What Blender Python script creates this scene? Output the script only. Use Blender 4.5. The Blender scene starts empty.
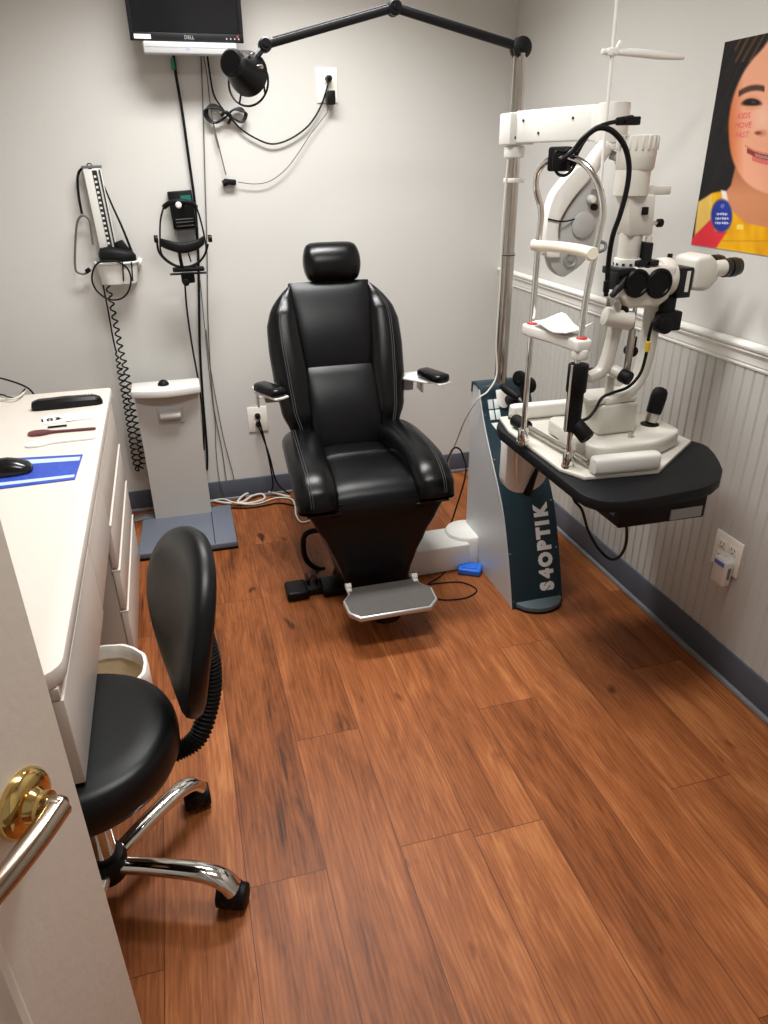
import bpy, bmesh, math, random
from mathutils import Vector, Matrix
random.seed(7)
S = bpy.context.scene
C = S.collection
PI = math.pi

# ------------------------------------------------------------------ camera
FPX, YAW, PIT, ROL, HC = 711.3, 0.26948, 0.45799, -0.013373, 1.5
_f = Vector((math.sin(YAW)*math.cos(PIT), math.cos(YAW)*math.cos(PIT), -math.sin(PIT)))
_r0 = Vector((math.cos(YAW), -math.sin(YAW), 0))
_u0 = _r0.cross(_f)
_r = _r0*math.cos(ROL) + _u0*math.sin(ROL)
_u = -_r0*math.sin(ROL) + _u0*math.cos(ROL)
EYE = Vector((0, 0, HC))
cam = bpy.data.cameras.new('camera'); cam_o = bpy.data.objects.new('camera', cam); C.objects.link(cam_o)
cam.sensor_fit = 'HORIZONTAL'; cam.sensor_width = 36; cam.lens = 36*FPX/768
cam.clip_start = .02
M3 = Matrix((_r, _u, -_f)).transposed()
cam_o.matrix_world = Matrix.Translation(EYE) @ M3.to_4x4()
S.camera = cam_o


def at(px, py, x=None, y=None, z=None):
    """a measured point: where the sight line of a photograph pixel meets a plane of the room"""
    d = _r*(px-384) - _u*(py-512) + _f*FPX
    if x is not None: t = x/d.x
    elif y is not None: t = y/d.y
    else: t = (z-HC)/d.z
    return EYE + d*t


def pj(p):
    v = Vector(p) - EYE; w = v.dot(_f)
    return 384+FPX*v.dot(_r)/w, 512-FPX*v.dot(_u)/w


YB, XR, XL, YF, ZC = 3.303, 1.5256, -1.02, -0.12, 2.55

# ------------------------------------------------------------------ materials
def lin(r, g, b):
    def f(c):
        c /= 255
        return c/12.92 if c <= .04045 else ((c+.055)/1.055)**2.4
    return (f(r), f(g), f(b), 1)


MATS = {}
def mat(name, rgb, rough=.5, metal=0, bump=0, bscale=200, var=0, vscale=8, spec=.5, emit=None, coat=0, btype='noise', bdist=.0015):
    if name in MATS: return MATS[name]
    m = bpy.data.materials.new(name); m.use_nodes = True
    nt = m.node_tree; b = nt.nodes['Principled BSDF']
    col = lin(*rgb)
    b.inputs['Base Color'].default_value = col
    b.inputs['Roughness'].default_value = rough
    b.inputs['Metallic'].default_value = metal
    b.inputs['Specular IOR Level'].default_value = spec
    if coat:
        b.inputs['Coat Weight'].default_value = coat; b.inputs['Coat Roughness'].default_value = .15
    tc = nt.nodes.new('ShaderNodeTexCoord')
    if var:
        n = nt.nodes.new('ShaderNodeTexNoise'); n.inputs['Scale'].default_value = vscale; n.inputs['Detail'].default_value = 6
        nt.links.new(tc.outputs['Object'], n.inputs['Vector'])
        r = nt.nodes.new('ShaderNodeMapRange'); r.inputs['From Min'].default_value = .3; r.inputs['From Max'].default_value = .7
        r.inputs['To Min'].default_value = 1-var; r.inputs['To Max'].default_value = 1+var
        nt.links.new(n.outputs['Fac'], r.inputs['Value'])
        mx = nt.nodes.new('ShaderNodeVectorMath'); mx.operation = 'SCALE'
        mx.inputs[0].default_value = col[:3]
        nt.links.new(r.outputs['Result'], mx.inputs['Scale']); nt.links.new(mx.outputs['Vector'], b.inputs['Base Color'])
    if bump:
        if btype == 'voronoi':
            n = nt.nodes.new('ShaderNodeTexVoronoi'); n.inputs['Scale'].default_value = bscale; o = n.outputs['Distance']
        else:
            n = nt.nodes.new('ShaderNodeTexNoise'); n.inputs['Scale'].default_value = bscale; n.inputs['Detail'].default_value = 4; o = n.outputs['Fac']
        nt.links.new(tc.outputs['Object'], n.inputs['Vector'])
        bp = nt.nodes.new('ShaderNodeBump'); bp.inputs['Strength'].default_value = bump; bp.inputs['Distance'].default_value = bdist
        nt.links.new(o, bp.inputs['Height']); nt.links.new(bp.outputs['Normal'], b.inputs['Normal'])
    if emit:
        b.inputs['Emission Color'].default_value = col; b.inputs['Emission Strength'].default_value = emit
    MATS[name] = m
    return m


wall_m = mat('wall_paint', (204, 202, 197), .62, bump=.25, bscale=160, var=.012, vscale=3)
bead_m = mat('beadboard_paint', (186, 184, 178), .5, var=.015, vscale=4)
trimw = mat('white_trim_paint', (238, 236, 230), .4, var=.01)
base_m = mat('grey_baseboard', (84, 88, 98), .5, spec=.25, var=.04, vscale=6)
shoe_m = mat('grey_shoe_molding', (128, 128, 130), .45)
ceil_m = mat('ceiling_tile', (225, 222, 216), .8, bump=.4, bscale=90)
leather = mat('black_leather', (8, 8, 9), .26, spec=.26, bump=.16, bscale=420, btype='voronoi', var=.12, vscale=14, bdist=.001)
leather2 = mat('black_leather_panel', (9, 9, 11), .33, spec=.23, bump=.2, bscale=420, btype='voronoi', var=.15, vscale=10, bdist=.001)
vinyl = mat('black_vinyl', (10, 11, 13), .38, spec=.27, bump=.06, bscale=300, var=.05)
stitch = mat('grey_stitching', (62, 62, 64), .7)
blackp = mat('black_plastic', (12, 12, 13), .4, spec=.22, var=.08, vscale=30)
blackm = mat('black_satin_metal', (20, 21, 23), .45, 0, spec=.25, var=.08, vscale=25)
rubber = mat('black_rubber', (10, 10, 11), .55, spec=.2, var=.1, vscale=40)
chrome = mat('chrome', (225, 224, 220), .09, 1)
steel = mat('brushed_steel', (190, 184, 176), .24, 1, var=.06, vscale=20)
greym = mat('grey_metal', (120, 122, 124), .4, .4)
whitep = mat('white_plastic', (220, 218, 212), .35, var=.015, vscale=10)
creamp = mat('cream_enamel', (206, 202, 192), .35, var=.02, vscale=12)
ivory = mat('ivory_band', (238, 230, 210), .4)
greyp = mat('grey_plastic', (172, 172, 170), .42, var=.02)
silver = mat('silver_paint', (196, 197, 198), .4, .15, var=.015)
teal = mat('dark_teal_enamel', (34, 52, 60), .38, spec=.25, var=.05, vscale=6)
footg = mat('slate_foot_plastic', (84, 98, 104), .45)
lam = mat('white_laminate', (216, 207, 197), .45, var=.008)
lamg = mat('shaded_front_laminate', (206, 196, 186), .42, var=.02, vscale=10)  # desk laminate again, colour darkened for the shade on the fronts
lamd = mat('desk_inner_laminate', (190, 180, 168), .6)
brass = mat('polished_brass', (224, 192, 124), .12, 1)
doorp = mat('door_paint', (226, 217, 206), .42, bump=.35, bscale=60, var=.012)
bluem = mat('blue_plastic', (38, 112, 222), .4)
bluepad = mat('blue_print', (42, 72, 172), .45, var=.2, vscale=60)
lblue = mat('pale_blue_print', (185, 203, 236), .5)
maroon = mat('maroon_plastic', (92, 40, 46), .35)
paper = mat('white_paper', (240, 239, 235), .7)
inkm = mat('black_ink', (25, 25, 26), .6)
wcable = mat('white_cable', (206, 202, 192), .5)
bcable = mat('black_cable', (15, 15, 16), .45, spec=.2)
gcable = mat('grey_cable', (92, 88, 84), .5)
tread = mat('grey_ribbed_tread', (82, 78, 74), .6, bump=.6, bscale=260, var=.06, vscale=60)
scaleg = mat('slate_scale_mat', (95, 100, 112), .6, bump=.5, bscale=240, var=.05)
screen = mat('dark_screen', (9, 11, 16), .12, coat=.4)
glassd = mat('dark_lens', (10, 11, 14), .08)
redm = mat('red_plastic', (205, 60, 52), .4)
green = mat('green_plastic', (40, 140, 100), .4)
yellow = mat('yellow_tag', (232, 196, 50), .5)
pink = mat('pink_ink', (222, 84, 104), .6)
whiteink = mat('white_lettering', (238, 240, 240), .5)
binp = mat('beige_bin_plastic', (222, 204, 174), .5)
bag = mat('white_bin_liner', (236, 230, 222), .35, bump=.6, bscale=30, bdist=.006)
gauge = mat('pale_gauge_face', (220, 214, 216), .3)

# wood floor: planks carry their own tone and uv (metres) as attributes
def wood():
    m = bpy.data.materials.new('wood_plank_floor'); m.use_nodes = True
    nt = m.node_tree; b = nt.nodes['Principled BSDF']; N = nt.nodes.new; L = nt.links.new
    at1 = N('ShaderNodeAttribute'); at1.attribute_name = 'tone'
    uv = N('ShaderNodeUVMap'); uv.uv_map = 'UVMap'
    off = N('ShaderNodeVectorMath'); off.operation = 'MULTIPLY_ADD'
    L(at1.outputs['Color'], off.inputs[0]); off.inputs[1].default_value = (37, 53, 0); L(uv.outputs['UV'], off.inputs[2])
    sc = N('ShaderNodeVectorMath'); sc.operation = 'MULTIPLY'; sc.inputs[1].default_value = (1, .085, 1); L(off.outputs[0], sc.inputs[0])
    def stretched(ky, scale, det, rough, dist):
        sc = N('ShaderNodeVectorMath'); sc.operation = 'MULTIPLY'; sc.inputs[1].default_value = (1, ky, 1); L(off.outputs[0], sc.inputs[0])
        n = N('ShaderNodeTexNoise'); n.inputs['Scale'].default_value = scale; n.inputs['Detail'].default_value = det; n.inputs['Roughness'].default_value = rough; n.inputs['Distortion'].default_value = dist
        L(sc.outputs[0], n.inputs['Vector']); return n.outputs['Fac']
    big = stretched(.2, 9, 4, .55, 1.2)
    mid = stretched(.11, 30, 6, .6, 2.6)
    fine_o = stretched(.022, 280, 4, .6, .4)
    knot = stretched(.5, 12, 2, .5, 0)
    kr = N('ShaderNodeMapRange'); kr.inputs['From Min'].default_value = .69; kr.inputs['From Max'].default_value = .8; L(knot, kr.inputs['Value'])
    wsc = N('ShaderNodeVectorMath'); wsc.operation = 'MULTIPLY'; wsc.inputs[1].default_value = (1, .1, 1); L(off.outputs[0], wsc.inputs[0])
    wv = N('ShaderNodeTexWave'); wv.wave_type = 'BANDS'; wv.inputs['Scale'].default_value = 26; wv.inputs['Distortion'].default_value = 14; wv.inputs['Detail'].default_value = 3; wv.inputs['Detail Scale'].default_value = .7; L(wsc.outputs[0], wv.inputs['Vector'])
    tn = N('ShaderNodeMath'); tn.operation = 'MULTIPLY_ADD'; L(at1.outputs['Fac'], tn.inputs[0]); tn.inputs[1].default_value = .24; tn.inputs[2].default_value = -.33
    prev = tn.outputs[0]
    for src, k in ((big, .66), (mid, .50), (fine_o, .20), (wv.outputs['Fac'], .08), (kr.outputs['Result'], -.40)):
        q = N('ShaderNodeMath'); q.operation = 'MULTIPLY_ADD'; L(src, q.inputs[0]); q.inputs[1].default_value = k; L(prev, q.inputs[2]); prev = q.outputs[0]
    class _A: pass
    a4 = _A(); a4.outputs = [prev]; fine = _A(); fine.outputs = {'Fac': fine_o}
    cr = N('ShaderNodeValToRGB'); e = cr.color_ramp.elements
    e[0].position = .20; e[0].color = lin(60, 31, 14)
    e[1].position = .86; e[1].color = lin(192, 125, 76)
    x = e.new(.38); x.color = lin(118, 64, 30)
    x = e.new(.60); x.color = lin(152, 89, 49)
    L(a4.outputs[0], cr.inputs['Fac'])
    # seams from the plank's own edge distance
    ed = N('ShaderNodeAttribute'); ed.attribute_name = 'seam'
    mr = N('ShaderNodeMapRange'); mr.inputs['From Min'].default_value = .0; mr.inputs['From Max'].default_value = 1
    L(ed.outputs['Fac'], mr.inputs['Value'])
    mix = N('ShaderNodeMixRGB'); L(mr.outputs['Result'], mix.inputs['Fac']); mix.inputs['Color2'].default_value = lin(70, 36, 22); L(cr.outputs['Color'], mix.inputs['Color1'])
    L(mix.outputs['Color'], b.inputs['Base Color'])
    b.inputs['Roughness'].default_value = .42; b.inputs['Specular IOR Level'].default_value = .22
    rr = N('ShaderNodeMapRange'); rr.inputs['To Min'].default_value = .36; rr.inputs['To Max'].default_value = .5; L(fine.outputs['Fac'], rr.inputs['Value']); L(rr.outputs['Result'], b.inputs['Roughness'])
    bp = N('ShaderNodeBump'); bp.inputs['Strength'].default_value = .25; bp.inputs['Distance'].default_value = .001; L(fine.outputs['Fac'], bp.inputs['Height']); L(bp.outputs['Normal'], b.inputs['Normal'])
    return m


# ------------------------------------------------------------------ mesh helpers
WM = {}            # world matrix of every parent, kept by hand
def V(*a): return Vector(a)


def frame(axis):
    a = Vector(axis).normalized()
    h = Vector((0, 0, 1)) if abs(a.z) < .95 else Vector((1, 0, 0))
    u = h.cross(a).normalized()
    return u, a.cross(u)


def catmull(pts, n=8, closed=False):
    P = [Vector(p) for p in pts]; out = []
    k = len(P); rng = range(k if closed else k-1)
    for i in rng:
        if closed: a, b, c, d = P[(i-1) % k], P[i], P[(i+1) % k], P[(i+2) % k]
        else: a, b, c, d = P[max(i-1, 0)], P[i], P[i+1], P[min(i+2, k-1)]
        for j in range(n):
            t = j/n
            out.append(.5*((2*b)+(c-a)*t+(2*a-5*b+4*c-d)*t*t+(3*b-a-3*c+d)*t**3))
    if not closed: out.append(P[-1])
    return out


class MB:
    def __init__(s): s.bm = bmesh.new()

    def rings(s, rs, cap=True, closed=False, wrap=True):
        R = [[s.bm.verts.new(p) for p in r] for r in rs]
        n = len(R[0]); m = len(R)
        for i in range(m if closed else m-1):
            A, B = R[i], R[(i+1) % m]
            for j in range(n if wrap else n-1):
                k = (j+1) % n
                try: s.bm.faces.new((A[j], A[k], B[k], B[j]))
                except ValueError: pass
        if cap and not closed:
            s.bm.faces.new(list(reversed(R[0]))); s.bm.faces.new(R[-1])
        return s

    def box(s, c, d, bev=0, rot=None, seg=2):
        t = bmesh.new(); bmesh.ops.create_cube(t, size=1)
        bmesh.ops.scale(t, vec=d, verts=t.verts)
        if bev:
            bmesh.ops.bevel(t, geom=t.edges[:], offset=bev, segments=seg, affect='EDGES', profile=.5)
        mt = Matrix.Translation(c)
        if rot is not None: mt = mt @ rot.to_4x4()
        bmesh.ops.transform(t, matrix=mt, verts=t.verts); s.join(t); return s

    def span(s, lo, hi, bev=0, seg=2):
        lo, hi = Vector(lo), Vector(hi)
        return s.box((lo+hi)/2, [abs(a) for a in (hi-lo)], bev, None, seg)

    def join(s, t):
        me = bpy.data.meshes.new('_t'); t.to_mesh(me); t.free(); s.bm.from_mesh(me); bpy.data.meshes.remove(me)

    def cyl(s, p0, p1, r0, r1=None, n=24, bev=0):
        r1 = r0 if r1 is None else r1
        p0, p1 = Vector(p0), Vector(p1); u, v = frame(p1-p0)
        prof = [(0, r0), (1, r1)]
        L = (p1-p0).length
        if bev: prof = [(0, r0-bev), (bev*.3/L, r0-bev*.3), (bev/L, r0), (1-bev/L, r1), (1-bev*.3/L, r1-bev*.3), (1, r1-bev)]
        return s.rings([[p0+(p1-p0)*t+u*math.cos(a)*r+v*math.sin(a)*r for a in [2*PI*i/n for i in range(n)]] for t, r in prof])

    def lathe(s, p0, axis, prof, n=28):
        p0 = Vector(p0); a = Vector(axis).normalized(); u, v = frame(a)
        return s.rings([[p0+a*h+u*math.cos(t)*r+v*math.sin(t)*r for t in [2*PI*i/n for i in range(n)]] for h, r in prof])

    def tube(s, pts, r, n=8, smooth=6, closed=False, rfun=None):
        P = catmull(pts, smooth, closed) if smooth else [Vector(p) for p in pts]
        m = len(P); rs = []; prev = None
        for i, p in enumerate(P):
            if closed: t = P[(i+1) % m]-P[i-1]
            else: t = P[min(i+1, m-1)]-P[max(i-1, 0)]
            if t.length < 1e-9: t = Vector((0, 0, 1))
            t.normalize()
            if prev is None: u, _ = frame(t)
            else:
                u = prev-t*prev.dot(t)
                u = u.normalized() if u.length > 1e-6 else frame(t)[0]
            prev = u; v = t.cross(u)
            rr = rfun(i/(m-1)) if rfun else r
            rs.append([p+u*math.cos(a)*rr+v*math.sin(a)*rr for a in [2*PI*k/n for k in range(n)]])
        return s.rings(rs, closed=closed)

    def sphere(s, c, r, sc=(1, 1, 1), n=20, rot=None):
        t = bmesh.new(); bmesh.ops.create_uvsphere(t, u_segments=n, v_segments=n//2, radius=r)
        bmesh.ops.scale(t, vec=sc, verts=t.verts)
        mt = Matrix.Translation(c)
        if rot is not None: mt = mt @ rot.to_4x4()
        bmesh.ops.transform(t, matrix=mt, verts=t.verts); s.join(t); return s

    def prism(s, poly, ext, bev=0, seg=2):
        """closed 3d outline swept by vector ext"""
        t = bmesh.new(); e = Vector(ext)
        a = [t.verts.new(Vector(p)) for p in poly]; b = [t.verts.new(Vector(p)+e) for p in poly]
        n = len(a)
        t.faces.new(list(reversed(a))); t.faces.new(b)
        for i in range(n): t.faces.new((a[i], a[(i+1) % n], b[(i+1) % n], b[i]))
        bmesh.ops.recalc_face_normals(t, faces=t.faces)
        if bev:
            eds = [x for x in t.edges if x.calc_face_angle(0) > .6]
            bmesh.ops.bevel(t, geom=eds, offset=bev, segments=seg, affect='EDGES', profile=.5)
        s.join(t); return s

    def build(s, name, m, parent=None, local=False, smooth=True, ang=40, recalc=True, sub=0):
        me = bpy.data.meshes.new(name)
        if recalc: bmesh.ops.recalc_face_normals(s.bm, faces=s.bm.faces)
        if parent is not None and not local:
            bmesh.ops.transform(s.bm, matrix=WM[parent.name].inverted(), verts=s.bm.verts)
        s.bm.to_mesh(me); s.bm.free()
        me.materials.append(m)
        if smooth:
            me.shade_smooth(); me.set_sharp_from_angle(angle=math.radians(ang))
        o = bpy.data.objects.new(name, me); C.objects.link(o)
        if parent is not None:
            o.parent = parent; WM[o.name] = WM[parent.name]
        else: WM[o.name] = Matrix.Identity(4)
        if sub:
            md = o.modifiers.new('subdivision', 'SUBSURF'); md.levels = sub; md.render_levels = sub
        return o


def thing(name, label, cat, loc=(0, 0, 0), rz=0, group=None):
    o = bpy.data.objects.new(name, None); C.objects.link(o)
    o.location = loc; o.rotation_euler = (0, 0, rz); o.empty_display_size = .05
    WM[o.name] = Matrix.Translation(loc) @ Matrix.Rotation(rz, 4, 'Z')
    return tag(o, label, cat, group)


def tag(o, label, cat, group=None):
    o['label'] = label; o['category'] = cat
    if group: o['group'] = group
    return o


def struct(o): o['kind'] = 'structure'; return o


def rebase(o):
    """put a one-mesh thing's origin at its base"""
    me = o.data; xs = [v.co for v in me.vertices]
    c = Vector(((min(v.x for v in xs)+max(v.x for v in xs))/2, (min(v.y for v in xs)+max(v.y for v in xs))/2, min(v.z for v in xs)))
    me.transform(Matrix.Translation(-c)); o.location = c
    WM[o.name] = Matrix.Translation(c)
    return o


def text_mesh(name, body, size, mtx, m, parent, depth=.0006, squash=(1, 1), align='CENTER', bold=0):
    cu = bpy.data.curves.new('_txt', 'FONT'); cu.body = body; cu.size = size; cu.extrude = depth; cu.align_x = align; cu.align_y = 'CENTER'; cu.offset = bold
    cu.resolution_u = 3
    o = bpy.data.objects.new('_txt', cu); C.objects.link(o)
    dg = bpy.context.evaluated_depsgraph_get()
    me = bpy.data.meshes.new_from_object(o.evaluated_get(dg))
    bpy.data.objects.remove(o); bpy.data.curves.remove(cu)
    me.transform(Matrix.Diagonal((squash[0], squash[1], 1, 1)))
    me.transform(WM[parent.name].inverted() @ mtx)
    me.name = name; me.materials.clear(); me.materials.append(m)
    ob = bpy.data.objects.new(name, me); C.objects.link(ob); ob.parent = parent; WM[ob.name] = WM[parent.name]
    return ob


def mtx(o, x, y):
    x = Vector(x).normalized(); y = Vector(y); y = (y-x*y.dot(x)).normalized(); z = x.cross(y)
    m = Matrix((x, y, z)).transposed().to_4x4(); m.translation = Vector(o); return m


def sring(c, u, v, a, b, n=24, p=2.6):
    """superellipse ring"""
    out = []
    for i in range(n):
        t = 2*PI*i/n; ct, st = math.cos(t), math.sin(t)
        out.append(Vector(c)+Vector(u)*a*math.copysign(abs(ct)**(2/p), ct)+Vector(v)*b*math.copysign(abs(st)**(2/p), st))
    return out


def wcab(name, label, pts, r, m, y=YB-.008, cat='cable', smooth=6):
    o = MB().tube([at(a, b, y=y) for a, b in pts], r, smooth=smooth).build(name, m)
    return tag(rebase(o), label, cat)


# ------------------------------------------------------------------ room shell
# floor of separate planks in one structure mesh
def make_floor():
    bm = bmesh.new(); tone = bm.loops.layers.float_color.new('tone'); seam = bm.loops.layers.float_color.new('seam'); uvl = bm.loops.layers.uv.new('UVMap')
    W, Ln = .185, 1.22
    ends = {-1: 1.0, 0: 1.855, 1: 1.136, 2: 1.567, 3: 1.144, 4: 1.12, 5: 1.54, 6: .58, 7: 1.111, 8: 1.572, 9: 2.006}
    x0 = -.21; g = .0011
    i = -5
    tones = {(2, 0): .35, (5, 0): .62, (4, 1): .75, (1, 1): .5, (6, 1): .2, (7, 0): .15, (0, 1): .8}
    while x0+i*W < XR+.2:
        xa = x0+i*W; xb = xa+W
        e = ends.get(i, (i*.437) % 1*Ln)
        y0 = e-3*Ln
        for k in range(8):
            ya, yb = y0+k*Ln, y0+(k+1)*Ln
            if yb < YF-1.4 or ya > YB+.1: continue
            xx = [xa, xa+g, xb-g, xb]; yy = [ya, ya+g, yb-g, yb]
            x1, x2 = max(xa, XL-.1), min(xb, XR+.1)
            if x2 <= x1: continue
            t = random.random()
            vs = [[bm.verts.new((min(max(x, XL-.1), XR+.1), min(max(y, YF-1.4), YB+.1), 0)) for x in xx] for y in yy]
            for a in range(3):
                for b in range(3):
                    q = (vs[a][b], vs[a][b+1], vs[a+1][b+1], vs[a+1][b])
                    if (q[0].co-q[1].co).length < 1e-6 or (q[1].co-q[2].co).length < 1e-6: continue
                    f = bm.faces.new(q)
                    for lp in f.loops:
                        lp[tone] = (t, t, t, 1); lp[uvl].uv = (lp.vert.co.x-xa, lp.vert.co.y-ya)
                        s = 0 if (a == 1 and b == 1) else 1
                        s *= .75
                        lp[seam] = (s, s, s, 1)
    
            pass
        i += 1
    me = bpy.data.meshes.new('floor'); bm.to_mesh(me); bm.free(); me.materials.append(wood())
    o = bpy.data.objects.new('floor', me); C.objects.link(o); WM['floor'] = Matrix.Identity(4)
    return struct(o)


make_floor()
T = .1
struct(MB().span((XL-T, YB, -.05), (XR+T, YB+T, ZC+.1)).build('wall_back', wall_m))
struct(MB().span((XR, YF-T, -.05), (XR+T, YB, ZC+.1)).build('wall_right', wall_m))
struct(MB().span((XL-T, YF-T, -.05), (XL, YB, ZC+.1)).build('wall_left', wall_m))
# front wall with the doorway the photographer stands in
w = MB(); w.span((XL, YF-T, -.05), (-.56, YF, ZC+.1)); w.span((.27, YF-T, -.05), (XR, YF, ZC+.1)); w.span((-.56, YF-T, 2.06), (.27, YF, ZC+.1))
struct(w.build('wall_front', wall_m))
struct(MB().span((XL-T, YF-T, ZC), (XR+T, YB+T, ZC+.1)).build('ceiling', ceil_m))
# baseboards
b = struct(MB().span((XL, YB-.012, 0), (XR, YB, .102), .002).build('baseboard_back', base_m))
MB().span((XL, YB-.024, 0), (XR, YB-.012, .016), .004).build('shoe_molding', shoe_m, b)
b = struct(MB().span((XR-.014, YF, 0), (XR-.004, YB-.012, .112), .002).build('baseboard_right', base_m))
MB().span((XR-.028, YF, 0), (XR-.014, YB-.024, .018), .004).build('shoe_molding', shoe_m, b)
b = struct(MB().span((XL, YF, 0), (XL+.012, YB-.012, .102), .002).build('baseboard_left', base_m))
# chair rail with its stepped profile
prof = [(0, .966), (-.006, .966), (-.008, .972), (-.006, .976), (-.010, .980), (-.013, 1.000), (-.022, 1.012), (-.022, 1.016), (-.018, 1.018), (-.026, 1.022), (-.028, 1.028), (-.026, 1.034), (-.018, 1.037), (0, 1.037)]
struct(MB().prism([(XR-.004+x, YF, z) for x, z in prof], (0, YB-YF-.0005, 0)).build('trim_1', trimw, ang=25))
# beadboard
pts = []; y = YF
pts.append((XR-.0005, YF))
per = .04
y = YF
while y < YB-.001:
    e = min(y+per, YB-.0005)
    pts += [(XR-.0062, y+.001), (XR-.0062, e-.008), (XR-.0054, e-.0072), (XR-.0042, e-.006), (XR-.0054, e-.0046), (XR-.0062, e-.0038), (XR-.0062, e-.0030), (XR-.0050, e-.0018), (XR-.0042, e-.0008)]
    y += per
pts.append((XR-.0005, YB-.0005))
bm_ = MB()
bm_.rings([[Vector((x, y, .10)) for x, y in pts], [Vector((x, y, .967)) for x, y in pts]], cap=False, wrap=False)
struct(bm_.build('trim_2', bead_m, ang=15))

# ------------------------------------------------------------------ ceiling lights (above the frame)
def troffer(x, y, label, energy, spread, sx2=1.0, sy2=.28):
    t = thing('ceiling_light', label, 'light', (x, y, ZC-.02), 0, 'fluorescent troffers in the ceiling')
    m = MB()
    for sx, sy, dx, dy in ((.6, 0, .02, .62), (-.6, 0, .02, .62), (0, .3, 1.22, .02), (0, -.3, 1.22, .02)):
        m.box((x+sx, y+sy, ZC-.012), (dx, dy, .022))
    m.build('light_frame', trimw, t)
    MB().span((x-.59, y-.29, ZC-.008), (x+.59, y+.29, ZC-.004)).build('diffuser', mat('lit_diffuser', (255, 246, 232), .5, emit=1.2), t)
    a = bpy.data.lights.new('fluorescent_tube_glow', 'AREA'); a.shape = 'RECTANGLE'; a.size = sx2; a.size_y = sy2; a.energy = energy; a.color = (.985, .985, .975); a.spread = math.radians(spread)
    o = bpy.data.objects.new('fluorescent_tube_glow', a); C.objects.link(o); o.parent = t; o.location = (0, 0, -.012)
    return a
troffer(.38, 2.55, 'white framed fluorescent light panel in the ceiling over the exam chair', 29, 124)
troffer(.38, 1.15, 'white framed fluorescent light panel in the ceiling nearer the doorway', 23, 155)

# ------------------------------------------------------------------ door (near left, swung into the room)
kd = Vector((.467, .884, 0)).normalized(); KN = Vector((-.201, .548, .97))
edge = KN+kd*.068; hinge = KN-kd*.72
nrm = Vector((kd.y, -kd.x, 0))          # face towards the room
dthing = bpy.data.objects.new('door_1', None); C.objects.link(dthing); struct(dthing)
dthing.location = (hinge.x, hinge.y, 0); WM['door_1'] = Matrix.Translation((hinge.x, hinge.y, 0))
def dp(s, z, n=0): return Vector((hinge.x, hinge.y, 0))+kd*s+Vector((0, 0, z))+nrm*n
Wd = (edge-hinge).length
m = MB(); m.prism([dp(0, .008), dp(Wd, .008), dp(Wd, 2.03), dp(0, 2.03)], -nrm*.035, .002)
m.build('door_slab', doorp, dthing)
m = MB()
def panel(s0, s1, z0, z1):
    for (a, b) in (((s0, z0), (s1, z0)), ((s1, z0), (s1, z1)), ((s1, z1), (s0, z1)), ((s0, z1), (s0, z0))):
        pass
    R = []
    for off, n in ((0, .0005), (.006, .006), (.014, .007), (.022, .003), (.030, .002), (.036, .0005)):
        R.append([dp(s0+off, z0+off, n), dp(s1-off, z0+off, n), dp(s1-off, z1-off, n), dp(s0+off, z1-off, n)])
    m.rings(R, cap=False)
for s0, s1 in ((.11, Wd/2-.05), (Wd/2+.05, Wd-.135)):
    panel(s0, s1, .22, .90); panel(s0, s1, 1.02, 1.62); panel(s0, s1, 1.70, 1.92)
m.build('panel_molding', doorp, dthing, ang=20)
k0 = Vector((KN.x, KN.y, KN.z))
m = MB(); m.lathe(k0, nrm, [(0, .033), (.004, .033), (.009, .030), (.012, .024), (.013, .017), (.018, .0145), (.020, .013), (.022, .0155), (.026, .0155), (.027, .012)], 36)
rs = m.build('rosette', brass, dthing)
lev0 = k0+nrm*.022
ld = -kd
m = MB(); m.lathe(lev0-nrm*.004, nrm, [(0, .011), (.010, .0115), (.018, .013), (.023, .012), (.026, .008)], 24)
m.tube([lev0+nrm*.014-ld*.004, lev0+nrm*.016+ld*.03, lev0+nrm*.015+ld*.07-Vector((0, 0, .001)), lev0+nrm*.010+ld*.115-Vector((0, 0, .003))], .0115, n=14, rfun=lambda t: .0125-.002*t)
m.build('lever_handle', mat('satin_nickel', (176, 160, 144), .14, 1), dthing)

# ------------------------------------------------------------------ desk
DZ = .752; DX = -.268; DN, DF = 1.035, 2.78
desk = thing('desk', 'white laminate desk with drawers along the left side', 'desk', ((XL+DX)/2, (DN+DF)/2, 0))
desk.rotation_euler.z = .0115; desk.location.x -= .009
r = .05
pl = [(XL+.02, DN, DZ-.035)]
for k in range(7):
    a = -PI/2+PI/2*k/6; pl.append((DX-r+r*math.cos(a), DN+r+r*math.sin(a), DZ-.035))
for k in range(4):
    a = PI/2*k/3; pl.append((DX-.015+.015*math.cos(a), DF-.015+.015*math.sin(a), DZ-.035))
pl.append((XL+.02, DF, DZ-.035))
MB().prism(pl, (0, 0, .035), .004).build('worktop', lam, desk)
FX = DX-.008
m = MB(); m.span((XL+.03, 2.05, .0), (FX-.02, 2.07, DZ-.036)); m.span((XL+.03, DF-.03, .0), (FX-.02, DF-.01, DZ-.036)); m.span((XL+.03, 2.07, .05), (XL+.05, DF-.03, DZ-.036)); m.span((XL+.05, 2.07, .03), (FX-.03, DF-.03, .05)); m.span((FX-.032, 2.07, .0), (FX-.022, DF-.03, DZ-.036))
m.build('pedestal', lamd, desk)
for z0, z1 in ((.385, .525), (.235, .37), (.03, .22)):
    d = MB().span((FX-.019, 2.045, z0), (FX, DF-.012, z1), .002).build('drawer_front', lamg, desk)
    MB().span((FX-.022, 2.045, z1), (FX+.0035, DF-.012, z1+.006), .001).build('edge_strip', lam, d)
MB().span((FX-.019, 2.045, .54), (FX, DF-.012, DZ-.062), .002).build('drawer_front', lamg, desk)
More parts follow.
